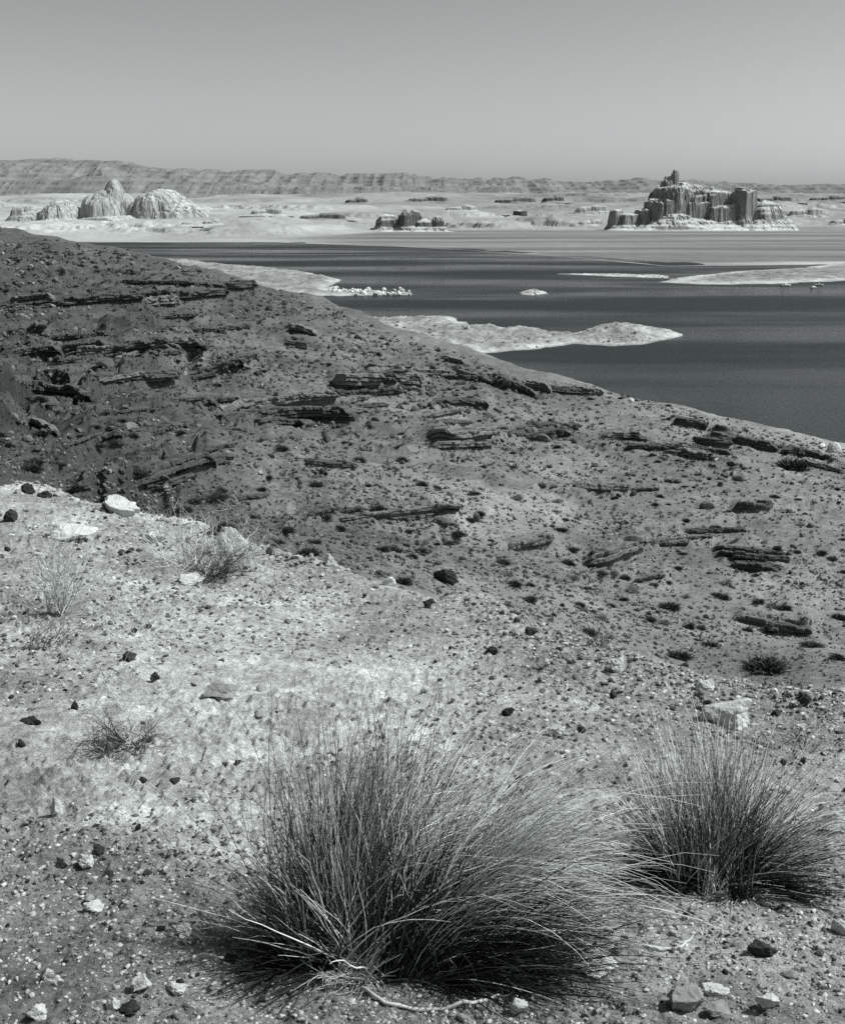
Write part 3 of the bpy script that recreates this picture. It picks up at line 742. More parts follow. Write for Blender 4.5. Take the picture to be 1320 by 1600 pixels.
CL = [(650,610,80,22,60),(520,665,60,18,26),(600,640,70,18,24),(700,640,70,18,22),(860,670,50,22,22),(100,650,110,40,26),(220,690,80,26,18),(1140,740,90,30,20),(640,870,60,30,16),(1180,900,60,40,14),(560,690,70,18,14),(950,740,140,50,20),(1230,840,60,60,12)]
cnt = 0
for (cx, cy, rx, ry, n) in CL:
    pxs = rng.normal(cx, rx * .55, n); pys_ = rng.normal(cy, ry * .55, n)
    for p, px, py in zip(hit(pxs, pys_), pxs, pys_):
        if np.isnan(p[0]) or p[1] < 35 or py < brow_py(px) + 4: continue
        sz = random.uniform(3, 8.5) * m_per_px(p)
        if px < 330: lab, gr = 'loose angular stone among the dark ledges of the left slope', 'loose stones on the left slope'
        elif py < 720 and px < 800: lab, gr = 'loose angular stone in the rubble above and beside the cave', 'rubble stones near the cave'
        elif px >= 800: lab, gr = 'loose dark stone on the right slope towards the lake', 'loose stones on the right slope'
        else: lab, gr = 'loose stone in the scree beyond the foreground rim', 'scree stones beyond the rim'
        place(random.choice(BLK), 'boulder', None, p, sz, lab, 'boulder', gr); cnt += 1

def merged(points, sizes, seed, variants, flat=(.5, .9), name='gravel', sub=1, sinkf=.42):
    r = np.random.default_rng(seed)
    base = [rock_shape(seed + 40 + k, sub, 6, 1.0, .15) for k in range(variants)]
    Vs = []; Fs = []; o = 0; nv = len(base[0][0])
    which = r.integers(0, variants, len(points))
    a = r.uniform(0, 6.28, len(points)); fl = r.uniform(*flat, len(points)); sy = r.uniform(.6, 1, len(points))
    for k in range(variants):
        ix = np.where(which == k)[0]
        if len(ix) == 0: continue
        B = base[k][0][None] * np.stack([np.ones(len(ix)), sy[ix], fl[ix]], 1)[:, None, :]
        c, s_ = np.cos(a[ix])[:, None], np.sin(a[ix])[:, None]
        x = B[:, :, 0] * c - B[:, :, 1] * s_; y = B[:, :, 0] * s_ + B[:, :, 1] * c
        V = np.stack([x, y, B[:, :, 2]], -1) * sizes[ix][:, None, None] + points[ix][:, None, :]
        V[:, :, 2] -= (sizes[ix] * sinkf * fl[ix])[:, None]
        Vs.append(V.reshape(-1, 3)); Fs.append((base[k][1][None] + (o + np.arange(len(ix)) * nv)[:, None, None]).reshape(-1, 3)); o += len(ix) * nv
    return make_mesh(name, np.concatenate(Vs), np.concatenate(Fs))

# rubble and low scrub over the whole slope: uncountable
_, _, P_ = mid_points(30000, 21, .95)
den_ = fbm(P_[:, 0] / 14, P_[:, 1] / 18, 91, 3); P_ = P_[(den_ * 2.2 - .26 + rng.uniform(-.45, .45, len(den_))) > 0]
sz = (rng.uniform(0, 1, len(P_)) ** 3.5 * 6 + 1.1) * P_[:, 1] / F
fx = []; fs = []
bp = rng.uniform(200, 1340, 900); hb = hit(bp, brow_py(bp) + rng.uniform(-3, 14, 900)); hb = hb[~np.isnan(hb[:, 0])]; hb = hb[hb[:, 1] > 35]
rp_ = rng.uniform(-20, 1340, 1)
fx.append(hb); fs.append((.8 + 3.4 * rng.uniform(0, 1, len(hb)) ** 3) * hb[:, 1] / F)
for (P, T, lab, m, hol) in ledge_data:
    Q, L = resample(P, max(8, int(L_of(P) / (.25 * T))))
    for rep in range(3):
        off = T * (rng.uniform(.5, 2.6, len(Q)) ** 1.3)
        x = Q[:, 0] + rng.normal(size=len(Q)) * 2.5 * T; y = Q[:, 1] - off - rng.exponential(1.0, len(Q)) * T
        fx.append(np.stack([x, y, gh(x, y)], 1)); fs.append(T * (.06 + .22 * rng.uniform(0, 1, len(Q)) ** 3))
bare = np.exp(-(((P_[:, 0] / P_[:, 1] * F + 660 - 790) / 90) ** 2 + ((800 + F * np.tan(np.arctan((EYE - P_[:, 2]) / P_[:, 1]) - TH) - 785) / 60) ** 2))
kb = rng.uniform(0, 1, len(P_)) > bare * 1.1; P_ = P_[kb]; sz = sz[kb]
P_ = np.concatenate([P_] + fx); sz = np.concatenate([sz] + fs)
tag(add('rubble', merged(P_, sz, 5, 6, name='rubble'), M_rubble), 'small angular rubble strewn over the dark slope', 'rubble', kind='stuff')
_, _, P_ = mid_points(11000, 23, 1.0)
nb = 14; r_ = np.random.default_rng(77)
d = r_.normal(size=(len(P_), nb, 3)); d[:, :, 2] = np.abs(d[:, :, 2]) + .1; d /= np.linalg.norm(d, axis=2, keepdims=True)
ln = (r_.uniform(0, 1, len(P_)) ** 2 * 3.2 + 1.6) * P_[:, 1] / F
tip = P_[:, None] + d * (ln[:, None] * r_.uniform(.6, 1.1, (len(P_), nb)))[:, :, None]
sd = np.cross(d, r_.normal(size=d.shape)); sd /= np.linalg.norm(sd, axis=2, keepdims=True)
b0 = P_[:, None] + d * (ln[:, None, None] * .1); wd = (ln * .22)[:, None, None]
V = np.stack([b0 - sd * wd * .5, tip - sd * wd, tip + sd * wd * .6], 2)
V[:, :, 0] = P_[:, None] - np.array([0, 0, .05])
V = V.reshape(-1, 3); Fc = np.arange(len(V)).reshape(-1, 3)
# the blades of one tuft share their foot, so that each tuft is one piece
tag(add('low_scrub', make_mesh('low_scrub', V, Fc), M_cover), 'low scrub and dead grass sprinkled over the dark slope', 'scrub', kind='stuff')

# foreground gravel
def fore_points(n, seed, pmin=None):
    r = np.random.default_rng(seed)
    px = r.uniform(-60, 1380, n); a = r.uniform(0, 1, n)
    py = rim_py(px) - 26 + (1670 - rim_py(px)) * a
    P = hit(px, py); ok = ~np.isnan(P[:, 0]) & (P[:, 1] < 14)
    return px[ok], py[ok], P[ok]
px_, py_, P_ = fore_points(60000, 31)
dn = fbm(P_[:, 0] / 1.1, P_[:, 1] / 1.1, 61, 3) + .25 * sstep(900, 1350, px_) + .12 * sstep(1100, 950, py_) - .35 * sstep(1040, 1100, py_) * sstep(1320, 1240, py_) * sstep(760, 500, px_)
keep = dn * 1.5 + rng.uniform(-.55, .35, len(dn)) > -.1
P_ = P_[keep]; py_ = py_[keep]
rpx = rng.uniform(-30, 1350, 2600); rh = hit(rpx, rim_py(rpx) - 24 + rng.exponential(30, 2600)); rh = rh[~np.isnan(rh[:, 0])]; rh = rh[rh[:, 1] < 14]
szp = (rng.uniform(0, 1, len(P_)) ** 3.0 * 5.2 + .9)
szp = np.concatenate([szp, 1.5 + 5.5 * rng.uniform(0, 1, len(rh)) ** 2.5]); P_ = np.concatenate([P_, rh])
sz = szp * np.linalg.norm(P_ - np.array([0, 0, EYE]), axis=1) / F
tag(add('gravel', merged(P_, sz, 6, 8, flat=(.35, .75), name='gravel'), M_gravel), 'fine mixed gravel scattered over the pale foreground soil', 'gravel', kind='stuff')

PEB = {}
for tn, mt in (('pale', M_pale), ('grey', M_greystone), ('dark', M_dark)):
    PEB[tn] = [make_mesh('pebble', *rock_shape(900 + k + 50 * len(PEB), 2, 8, random.uniform(.45, .8), .12, 1.0, random.uniform(.65, .95))) for k in range(5)]
    for m_ in PEB[tn]: m_.materials.append(mt)
px_, py_, P_ = fore_points(420, 33); cnt = 0
for px, py, p in zip(px_, py_, P_):
    if cnt >= 235: break
    if any(abs(px - a) < c * .8 and abs(py - b) < c * .7 for a, b, c in used): continue
    tn = random.choices(['pale', 'grey', 'dark'], [.4, .25, .35])[0]
    sz = random.choice([4, 5, 5, 6, 7, 9]) * m_per_px(p)
    if py < 1130: lab, gr = f'{tn} stone in the gravel of the foreground rim above the grass clumps', f'{tn} stones on the rim'
    elif px < 420: lab, gr = f'{tn} pebble on the sand left of the big grass clump', f'{tn} pebbles left of the big clump'
    else: lab, gr = f'{tn} pebble in the gravel under and right of the grass clumps', f'{tn} pebbles right of the big clump'
    place(random.choice(PEB[tn]), 'pebble', None, p, sz, lab, 'pebble', gr); cnt += 1

# ------------------------------------------------------------------ grass clumps
def blades(center, n, spread, az, azs, tilt, tilts, length, lens, width, droop, wind=0.0, seg=9, seed=0, curl=.17):
    r = np.random.default_rng(seed)
    nt_ = max(5, n // 38); tid = r.integers(0, nt_, n); tq = r.normal(size=(nt_, 2)) * np.array(spread) * .62; tt_ = r.normal(size=nt_) * tilts * .75; ta_ = r.normal(size=nt_) * min(azs, 1.2) * .7; tl_ = r.uniform(.78, 1.12, nt_)
    q = tq[tid] + r.normal(size=(n, 2)) * np.array(spread) * .17
    b = np.stack([center[0] + q[:, 0], center[1] + q[:, 1]], 1); bz = gh(b[:, 0], b[:, 1])
    a = az + ta_[tid] + r.normal(size=n) * azs * .62 if azs < 9 else r.uniform(0, 2 * np.pi, nt_)[tid] + r.normal(size=n) * .5
    ti = np.clip(tilt + tt_[tid] + r.normal(size=n) * tilts * .6, .02, 1.45)
    d0 = np.stack([np.sin(ti) * np.cos(a), np.sin(ti) * np.sin(a), np.cos(ti)], 1)
    L = np.clip(length * tl_[tid] + r.normal(size=n) * lens, length * .25, None)
    s = np.linspace(0, 1, seg)
    dr = droop * r.uniform(.4, 1.5, n)
    cu = r.normal(size=(n, 3)) * curl
    D = d0[:, None] + (s ** 1.4)[None, :, None] * (dr[:, None, None] * np.array([0, 0, -1.0]) + wind * np.array([1., -.1, 0]) + cu[:, None, :]) + r.normal(size=(n, seg, 3)) * .06
    D /= np.linalg.norm(D, axis=2, keepdims=True)
    P = np.concatenate([np.zeros((n, 1, 3)), np.cumsum(D[:, :-1] * (L[:, None, None] / (seg - 1)), axis=1)], 1)
    P += np.concatenate([b, bz[:, None] - .01], 1)[:, None]
    g = gh(P[:, :, 0], P[:, :, 1]) + .006
    P[:, 1:, 2] = np.maximum(P[:, 1:, 2], g[:, 1:])
    R = width * r.uniform(.6, 1.3, (n, 1)) * (1.0 - .8 * s[None] ** 1.5)
    return P, R
def part(name, root, o, sets, mat):
    Vs = []; Fs = []; k = 0
    for P, R in sets:
        V, Fq = tubes(P - o, R); Vs.append(V); Fs.append(Fq + k); k += len(V)
    return add(name, make_mesh(name, np.concatenate(Vs), np.concatenate(Fs)), mat, root)
def clump(pxy, label, spec, straw, stubs, seed, shade_spec):
    c = hit(*pxy)[0]
    root = bpy.data.objects.new('grass_clump', None); COL.objects.link(root); root.location = c
    tag(root, label, 'grass clump', 'bunch grass clumps in the foreground')
    sets = {'leaf_blades': [], 'dark_stems': []}
    for i, (nm, off, kw) in enumerate(spec):
        sets[nm].append(blades(c + np.array([off[0], off[1], 0]), seed=seed + i, **kw))
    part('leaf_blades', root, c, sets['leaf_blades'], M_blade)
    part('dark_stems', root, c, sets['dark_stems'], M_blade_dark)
    part('dead_straws', root, c, [blades(c + np.array([o[0], o[1], 0]), seed=seed + 50 + i, **kw) for i, (o, kw) in enumerate(straw)], M_straw)
    part('shade_thatch', root, c, [blades(c + np.array([o[0], o[1], 0]), seed=seed + 65 + i, **kw) for i, (o, kw) in enumerate(shade_spec)], M_shade_thatch)
    part('root_stubs', root, c, [blades(c + np.array([o[0], o[1], 0]), seed=seed + 80 + i, **kw) for i, (o, kw) in enumerate(stubs)], M_twig)
    return root, c
PI = math.pi
W_ = .0016
clump((588,1510), 'larger bunch grass clump, arching over to the right in the foreground centre', [
  ('dark_stems', (-.06, .05), dict(n=380, spread=(.11, .08), az=PI * .66, azs=.8, tilt=.24, tilts=.16, length=.53, lens=.10, width=W_ * 1.2, droop=.25, wind=.16)),
  ('leaf_blades', (-.02, .06), dict(n=400, spread=(.13, .09), az=PI * .5, azs=.8, tilt=.25, tilts=.16, length=.55, lens=.11, width=W_, droop=.35, wind=.36)),
  ('leaf_blades', (.07, .06), dict(n=760, spread=(.14, .08), az=.5, azs=.45, tilt=.55, tilts=.18, length=.62, lens=.11, width=W_, droop=1.2, wind=.5)),
  ('leaf_blades', (.09, .03), dict(n=560, spread=(.14, .06), az=.2, azs=.35, tilt=.82, tilts=.2, length=.56, lens=.11, width=W_, droop=1.2, wind=.4)),
  ('dark_stems', (.10, .01), dict(n=420, spread=(.14, .05), az=0.0, azs=.3, tilt=1.05, tilts=.2, length=.46, lens=.10, width=W_, droop=.8, wind=.25)),
  ('dark_stems', (-.09, .02), dict(n=420, spread=(.09, .07), az=PI * .92, azs=.4, tilt=.6, tilts=.25, length=.26, lens=.06, width=W_ * 1.1, droop=.5)),
  ('dark_stems', (0, .04), dict(n=70, spread=(.13, .10), az=PI * .5, azs=.9, tilt=.42, tilts=.3, length=.76, lens=.12, width=W_ * .8, droop=.5, curl=.3)),
  ('dark_stems', (0, .03), dict(n=26, spread=(.12, .08), az=PI * .92, azs=.3, tilt=1.0, tilts=.22, length=.62, lens=.13, width=W_ * .7, droop=.7, curl=.3)),
 ], [((-.06, .02), dict(n=130, spread=(.13, .07), az=PI * .75, azs=1.0, tilt=.42, tilts=.3, length=.38, lens=.12, width=W_ * 1.4, droop=.2)),
     ((.08, .04), dict(n=760, spread=(.15, .09), az=.5, azs=.55, tilt=.6, tilts=.25, length=.52, lens=.13, width=W_ * 1.05, droop=1.0, wind=.3))],
 [((-.02, -.06), dict(n=130, spread=(.12, .04), az=-PI / 2, azs=1.4, tilt=1.1, tilts=.3, length=.11, lens=.04, width=W_ * 1.3, droop=.3, curl=.4))], 1000,
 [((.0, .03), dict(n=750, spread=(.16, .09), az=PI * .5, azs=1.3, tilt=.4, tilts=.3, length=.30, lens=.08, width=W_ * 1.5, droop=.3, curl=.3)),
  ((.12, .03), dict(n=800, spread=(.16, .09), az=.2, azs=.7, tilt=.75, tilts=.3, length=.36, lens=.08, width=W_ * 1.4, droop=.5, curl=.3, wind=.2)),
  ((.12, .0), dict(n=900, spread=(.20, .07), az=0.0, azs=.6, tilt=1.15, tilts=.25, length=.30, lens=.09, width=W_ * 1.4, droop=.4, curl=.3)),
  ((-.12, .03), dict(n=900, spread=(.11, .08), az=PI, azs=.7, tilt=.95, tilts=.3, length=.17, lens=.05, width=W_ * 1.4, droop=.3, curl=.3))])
clump((1122,1390), 'smaller bunch grass clump with an even fan of blades at right', [
  ('dark_stems', (0, .02), dict(n=280, spread=(.08, .06), az=PI / 2, azs=9.5, tilt=.40, tilts=.2, length=.42, lens=.08, width=W_ * 1.2, droop=.35, wind=.04)),
  ('leaf_blades', (.01, .04), dict(n=380, spread=(.09, .06), az=PI * .48, azs=.9, tilt=.42, tilts=.22, length=.46, lens=.09, width=W_ * 1.05, droop=.45, wind=.06)),
  ('leaf_blades', (.04, .03), dict(n=260, spread=(.07, .05), az=.3, azs=.45, tilt=.82, tilts=.22, length=.38, lens=.08, width=W_ * 1.05, droop=.7, wind=.15)),
  ('dark_stems', (-.05, .03), dict(n=180, spread=(.07, .05), az=PI * .88, azs=.45, tilt=.85, tilts=.22, length=.31, lens=.07, width=W_ * 1.1, droop=.5)),
  ('dark_stems', (.05, .01), dict(n=170, spread=(.07, .04), az=0.05, azs=.4, tilt=1.15, tilts=.18, length=.33, lens=.08, width=W_ * 1.1, droop=.5)),
  ('dark_stems', (0, .03), dict(n=34, spread=(.09, .07), az=PI / 2, azs=1.1, tilt=.5, tilts=.3, length=.58, lens=.1, width=W_ * .8, droop=.4, curl=.25)),
 ], [((0, .03), dict(n=170, spread=(.09, .06), az=PI / 2, azs=1.2, tilt=.45, tilts=.3, length=.40, lens=.10, width=W_ * 1.2, droop=.3))],
 [((0, -.07), dict(n=120, spread=(.10, .04), az=-PI / 2, azs=1.6, tilt=1.1, tilts=.3, length=.11, lens=.04, width=W_ * 1.3, droop=.3, curl=.5))], 2000,
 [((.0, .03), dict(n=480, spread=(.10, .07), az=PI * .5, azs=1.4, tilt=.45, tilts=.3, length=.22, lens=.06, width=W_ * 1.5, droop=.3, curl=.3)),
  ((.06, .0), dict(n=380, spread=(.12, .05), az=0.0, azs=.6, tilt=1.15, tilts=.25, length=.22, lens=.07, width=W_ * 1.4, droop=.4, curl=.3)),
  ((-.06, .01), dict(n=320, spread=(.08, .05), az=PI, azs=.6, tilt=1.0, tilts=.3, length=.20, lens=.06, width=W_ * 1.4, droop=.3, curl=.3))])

def twiggy(pxy, name, label, cat, n, length, tilt, mat, seed, width=.0016, levels=2, spread=.06):
    c = hit(*pxy)[0]
    r = np.random.default_rng(seed)
    P, R = blades(c, n, (spread, spread * .8), 0, 9.5, tilt, .35, length, length * .25, width, .25, seg=7, seed=seed, curl=.4)
    sets = [(P, R)]
    for lv in range(levels):
        m = len(P); ks = r.integers(2, 6, m * 2); src = np.repeat(np.arange(m), 2)
        st = P[src, ks]; d = P[src, ks] - P[src, ks - 1]; d /= np.linalg.norm(d, axis=1, keepdims=True) + 1e-9
        d = d + r.normal(size=d.shape) * .7; d /= np.linalg.norm(d, axis=1, keepdims=True)
        s = np.linspace(0, 1, 7); L2 = length * (.5 ** (lv + 1)) * r.uniform(.6, 1.3, len(src))
        P2 = st[:, None] + d[:, None] * (s[None] * L2[:, None])[:, :, None] + np.cumsum(r.normal(size=(len(src), 7, 3)) * .05, 1) * L2[:, None, None] * s[None, :, None]
        P2[:, :, 2] = np.maximum(P2[:, :, 2], gh(P2[:, :, 0], P2[:, :, 1]) + .004)
        R2 = width * (.65 ** (lv + 1)) * (1 - .6 * s[None]) * np.ones((len(src), 1))
        sets.append((P2, R2)); P = P2
    Vs = []; Fs = []; k = 0
    for P_, R_ in sets:
        V, Fq = tubes(P_ - c, R_); Vs.append(V); Fs.append(Fq + k); k += len(V)
    return tag(add(name, make_mesh(name, np.concatenate(Vs), np.concatenate(Fs)), mat, loc=c), label, cat)
twiggy((195,1160), 'twig_bush', 'flattened tangle of dark and pale twigs on the sand at left', 'dead bush', 75, .17, 1.38, M_darktwig, 41, .0022)
twiggy((205,1172), 'dry_twigs', 'bleached twigs lying over the flattened dark tangle at left', 'twigs', 34, .19, 1.38, M_twig, 42, .0018)
twiggy((95,960), 'twig_bush', 'bleached bare twig bush on the left of the pale rim', 'dead bush', 46, .42, .6, M_twig, 43, .003)
twiggy((285,890), 'twig_bush', 'dry pale brush left of the large rounded white boulder', 'dead bush', 70, .40, .8, M_twig, 44, .003, spread=.25)
twiggy((340,905), 'twig_bush', 'dark brush in front of the large rounded white boulder', 'dead bush', 50, .3, .9, M_darktwig, 45, .003, spread=.2)
twiggy((395,890), 'twig_bush', 'sparse dry twigs right of the large rounded white boulder', 'dead bush', 24, .3, .5, M_twig, 46, .003, spread=.1)
twiggy((190,985), 'dry_twigs', 'wispy dry grass stalks on pale sand below the rim', 'dry grass', 34, .2, .6, M_twig, 47, .0016, 1, .15)
twiggy((60,1010), 'twig_bush', 'low dark withered bush at the left edge of the pale sand', 'dead bush', 26, .18, 1.0, M_darktwig, 48, .002, 2, .12)
twiggy((225,1110), 'dry_twigs', 'few thin pale stalks standing just above the flattened tangle', 'dry grass', 14, .22, .5, M_twig, 49, .0014, 1, .08)
twiggy((940,1010), 'twig_bush', 'small grey withered bush on the rim near the oval white stone', 'dead bush', 24, .14, .9, M_darktwig, 50, .002, 1, .06)
twiggy((1250,1180), 'twig_bush', 'dark withered bush on gravel right of the big pale block', 'dead bush', 22, .13, 1.1, M_darktwig, 52, .002, 1, .08)

def lying(pts, name, label, cat, rad, mat, lift=.006):
    pts = np.array(pts, float); s = np.linspace(0, len(pts) - 1, 26)
    P = hit(np.interp(s, np.arange(len(pts)), pts[:, 0]), np.interp(s, np.arange(len(pts)), pts[:, 1]))
    P = P[~np.isnan(P[:, 0])]
    for _ in range(2): P[1:-1] = (P[:-2] + P[1:-1] + P[2:]) / 3
    P[:, 2] = gh(P[:, 0], P[:, 1]) + lift + rng.normal(size=len(P)) * .002
    R = rad * (1 - .6 * np.abs(np.linspace(-.6, 1, len(P)))) * rng.uniform(.75, 1.25, len(P)); o = P.mean(0)
    V, Fq = tubes((P - o)[None], R[None], 7)
    tag(add(name, make_mesh(name, V, Fq, True), mat, loc=o), label, cat)
lying([(566,1548),(600,1572),(660,1583),(740,1573),(800,1553),(842,1540)], 'dead_root', 'pale bare root lying along the foot of the larger clump', 'root', .0055, M_twig)
lying([(1003,1480),(1030,1488),(1062,1484),(1088,1462)], 'dry_twig', 'curved bleached twig on gravel between the two clumps', 'twig', .006, M_twig)
# tall pale stalk by the pale block
c = hit(1147, 1092)[0]
s = np.linspace(0, 1, 8)
P = c + np.stack([.02 * s + .008 * np.sin(s * 5), .01 * s, .17 * s], 1)
V, Fq = tubes((P - c)[None], (.004 * (1 - .6 * s))[None], 5)
tag(add('dry_stalk', make_mesh('dry_stalk', V, Fq), M_twig, loc=c), 'single upright pale stalk on the rim behind the big pale block', 'stalk')

# ------------------------------------------------------------------ lake
m, nt, b = mat_new('lake_water')
pos = N(nt, 'ShaderNodeNewGeometry').outputs['Position']
mp = N(nt, 'ShaderNodeMapping'); mp.inputs['Scale'].default_value = (0.0024, 0.0075, 1); nt.links.new(pos, mp.inputs[0])
band = noise(nt, mp.outputs[0], 1.0, 5, .55)
b.inputs['Base Color'].default_value = (.016, .021, .022, 1)
b.inputs['IOR'].default_value = 1.33
nt.links.new(maprange(nt, band, .38, .62, .10, .5), b.inputs['Roughness'])
nt.links.new(maprange(nt, band,  .38, .62, .05, .24), b.inputs['Specular IOR Level'])
mp2 = N(nt, 'ShaderNodeMapping'); mp2.inputs['Scale'].default_value = (.5, 1.1, 1); nt.links.new(pos, mp2.inputs[0])
bump(nt, noise(nt, mp2.outputs[0], 1.0, 5, .65), b, .5, .8)
V = np.array([[-8200, 150, LAKE], [8200, 150, LAKE], [8200, 9000, LAKE], [-8200, 9000, LAKE]])
tag(add('lake', make_mesh('lake', V, np.array([[0, 1, 2, 3]])), m), kind='structure')

# ------------------------------------------------------------------ islands and spits
ISL = []
def poly_sd(X, Y, poly):            # signed distance, positive inside
    d = np.full(X.shape, 1e9); inside = np.zeros(X.shape, bool); n = len(poly)
    for i in range(n):
        a = poly[i]; c = poly[(i + 1) % n]; e = c - a
        wx, wy = X - a[0], Y - a[1]
        t = np.clip((wx * e[0] + wy * e[1]) / (e @ e), 0, 1)
        d = np.minimum(d, (wx - e[0] * t) ** 2 + (wy - e[1] * t) ** 2)
        cond = ((a[1] <= Y) & (c[1] > Y)) | ((c[1] <= Y) & (a[1] > Y))
        xi = a[0] + (Y - a[1]) * e[0] / (e[1] if abs(e[1]) > 1e-9 else 1e-9)
        inside ^= cond & (X < xi)
    return np.where(inside, 1, -1) * np.sqrt(d)
def island(name, pts, height, shore, label, cat, edge_t=.6, in_t=.4, seed=0, res=230, rough=.5, kind=None, bumps=()):
    poly = np.array([on_level(a, b_, LAKE) for a, b_ in pts])
    x0, y0 = poly.min(0) - 12; x1, y1 = poly.max(0) + 12
    nx = res; ny = int(np.clip(res * (y1 - y0) / (x1 - x0), 80, 420))
    Y, X = np.meshgrid(np.linspace(y0, y1, ny), np.linspace(x0, x1, nx), indexing='ij')
    sc = max(8, (x1 - x0) / 30)
    sd = poly_sd(X, Y, poly) + fbm(X / sc, Y / sc, seed, 4) * sc * .35
    h = height * sstep(0, shore, sd) * (1 + 1.5 * rough * fbm(X / (sc * .9), Y / (sc * 1.6), seed + 3, 6)) + .5 * sstep(-2, 3, sd)
    h += height * .6 * np.clip(fbm(X / 6, Y / 8, seed + 9, 4), -.1, 1) * sstep(2, shore, sd)
    for (bx, by, rad, bh) in bumps:
        cx, cy = on_level(bx, by, LAKE)
        rr = np.hypot(X - cx, (Y - cy) * .6) / rad
        h += bh * np.clip(1 - rr * (1 + .5 * fbm(X / rad * 2, Y / rad * 2, seed + 5, 3)), 0, 1)
    h = h * .35 + .65 * terrace(h + .12 * fbm(X / 14, Y / 20, seed + 30, 3), .55, 5.0)
    h = np.where(sd < -1, -1.5 + 0 * h, h - .25)
    tn = in_t + (edge_t - in_t) * np.exp(-(np.clip(sd, 0, None) / (shore * .6)) ** 2) + .12 * fbm(X / 12, Y / 18, seed + 7, 4)
    o = np.array([(x0 + x1) / 2, (y0 + y1) / 2, LAKE])
    tn = tn * (1 - .55 * sstep(.5, .1, h)) * (1 + .35 * fbm(X / 4, Y / 7, seed + 21, 4))
    me = make_mesh(name, np.stack([X - o[0], Y - o[1], h], -1).reshape(-1, 3), grid_faces(*X.shape), True)
    attr(me, 'tone', np.clip(tn, .05, .7))
    isl = np.where((sd > 1.5).ravel() & (np.random.default_rng(seed).uniform(size=sd.size) < .03 * np.clip(1 + 2 * fbm(X / 25, Y / 35, seed + 40, 3), .1, 3).ravel()))[0]
    ISL.append(np.stack([X.ravel()[isl], Y.ravel()[isl], h.ravel()[isl] + LAKE], 1))
    ob = add(name, me, M_sand, loc=o)
    return tag(ob, label, cat, kind=kind)
island('island', [(520,560),(620,549),(690,557),(760,553),(860,543),(900,538),(950,541),(1000,539),(1040,531),(1063,524),(1042,517),(985,512),(930,514),(885,523),(845,519),(740,511),(705,500),(660,498),(540,497)], 1.6, 14,
       'long low pale sandy island nearest the shore, pointing right into the lake', 'island', .41, .26, 3, 340, .7, bumps=[(690,497,22,3.0),(960,522,18,2.4),(1000,520,30,2.0),(760,515,30,1.2),(825,525,14,1.6)])
island('promontory', [(180,400),(260,404),(340,412),(430,420),(490,427),(531,438),(516,446),(520,456),(642,457),(643,461),(560,462),(480,463),(400,455),(300,435),(200,425)], 1.8, 18,
       'pale flat promontory running out from behind the left hill', 'promontory', .44, .24, 5, 300, .9, bumps=[(440,434,30,2.5),(505,438,18,2.0)])
island('islet', [(812,460),(832,462),(856,459),(850,456),(832,454),(816,456)], 1.3, 9, 'tiny pale islet alone in the middle of the lake', 'islet', .45, .36, 7, 90, .4, bumps=[(832,457,13,.9)])
island('sand_spit', [(1030,441),(1100,445),(1200,444),(1320,439),(1460,436),(1460,408),(1320,409),(1250,419),(1150,424),(1090,430),(1050,436)], 1.6, 40,
       'broad pale sand spit at the right edge of the lake', 'sand spit', .5, .2, 8, 240, .5)
island('sand_spit', [(866,428),(950,432),(1046,435),(1044,431),(950,428)], .8, 12, 'thin white line of sand spit left of the broad one', 'sand spit', .52, .42, 9, 200, .4)
P_ = np.concatenate(ISL); P_ = P_[rng.permutation(len(P_))[:2600]]
tag(add('shore_rubble', merged(P_, .25 + 1.0 * rng.uniform(0, 1, len(P_)) ** 4, 15, 5, name='shore_rubble'), M_shorerub), 'small rocks and scrub strewn over the pale islands and spits', 'rubble', kind='stuff')
WB = [make_mesh('boulder', *rock_shape(800 + k, 2, 8, random.uniform(.6, .95), .12, 1, .8)) for k in range(4)]
for m_ in WB: m_.materials.append(M_whitefar)
for px, py, wp, lab in ((1302, 706, 26, 'pale rock by the water at the right picture edge'), (1284, 700, 14, 'smaller pale rock just left of the pale one at the right water edge'), (985, 628, 12, 'small pale rock on the crest beside the lake')):
    p = hit(px, py)[0]
    if not np.isnan(p[0]): place(random.choice(WB), 'boulder', None, p, wp * m_per_px(p) / 2, lab, 'boulder')
for k in range(56):
    px = random.uniform(512, 643); py = random.uniform(453, 461) - (2 if px < 540 else 0)
    x, y = on_level(px, py, LAKE + .5)
    s_ = random.uniform(1.6, 3.3)
    place(random.choice(WB), 'boulder', None, (x, y, LAKE + .1), s_, 'white boulder in the rocky tip of the pale promontory', 'boulder', 'white boulders at the promontory tip')

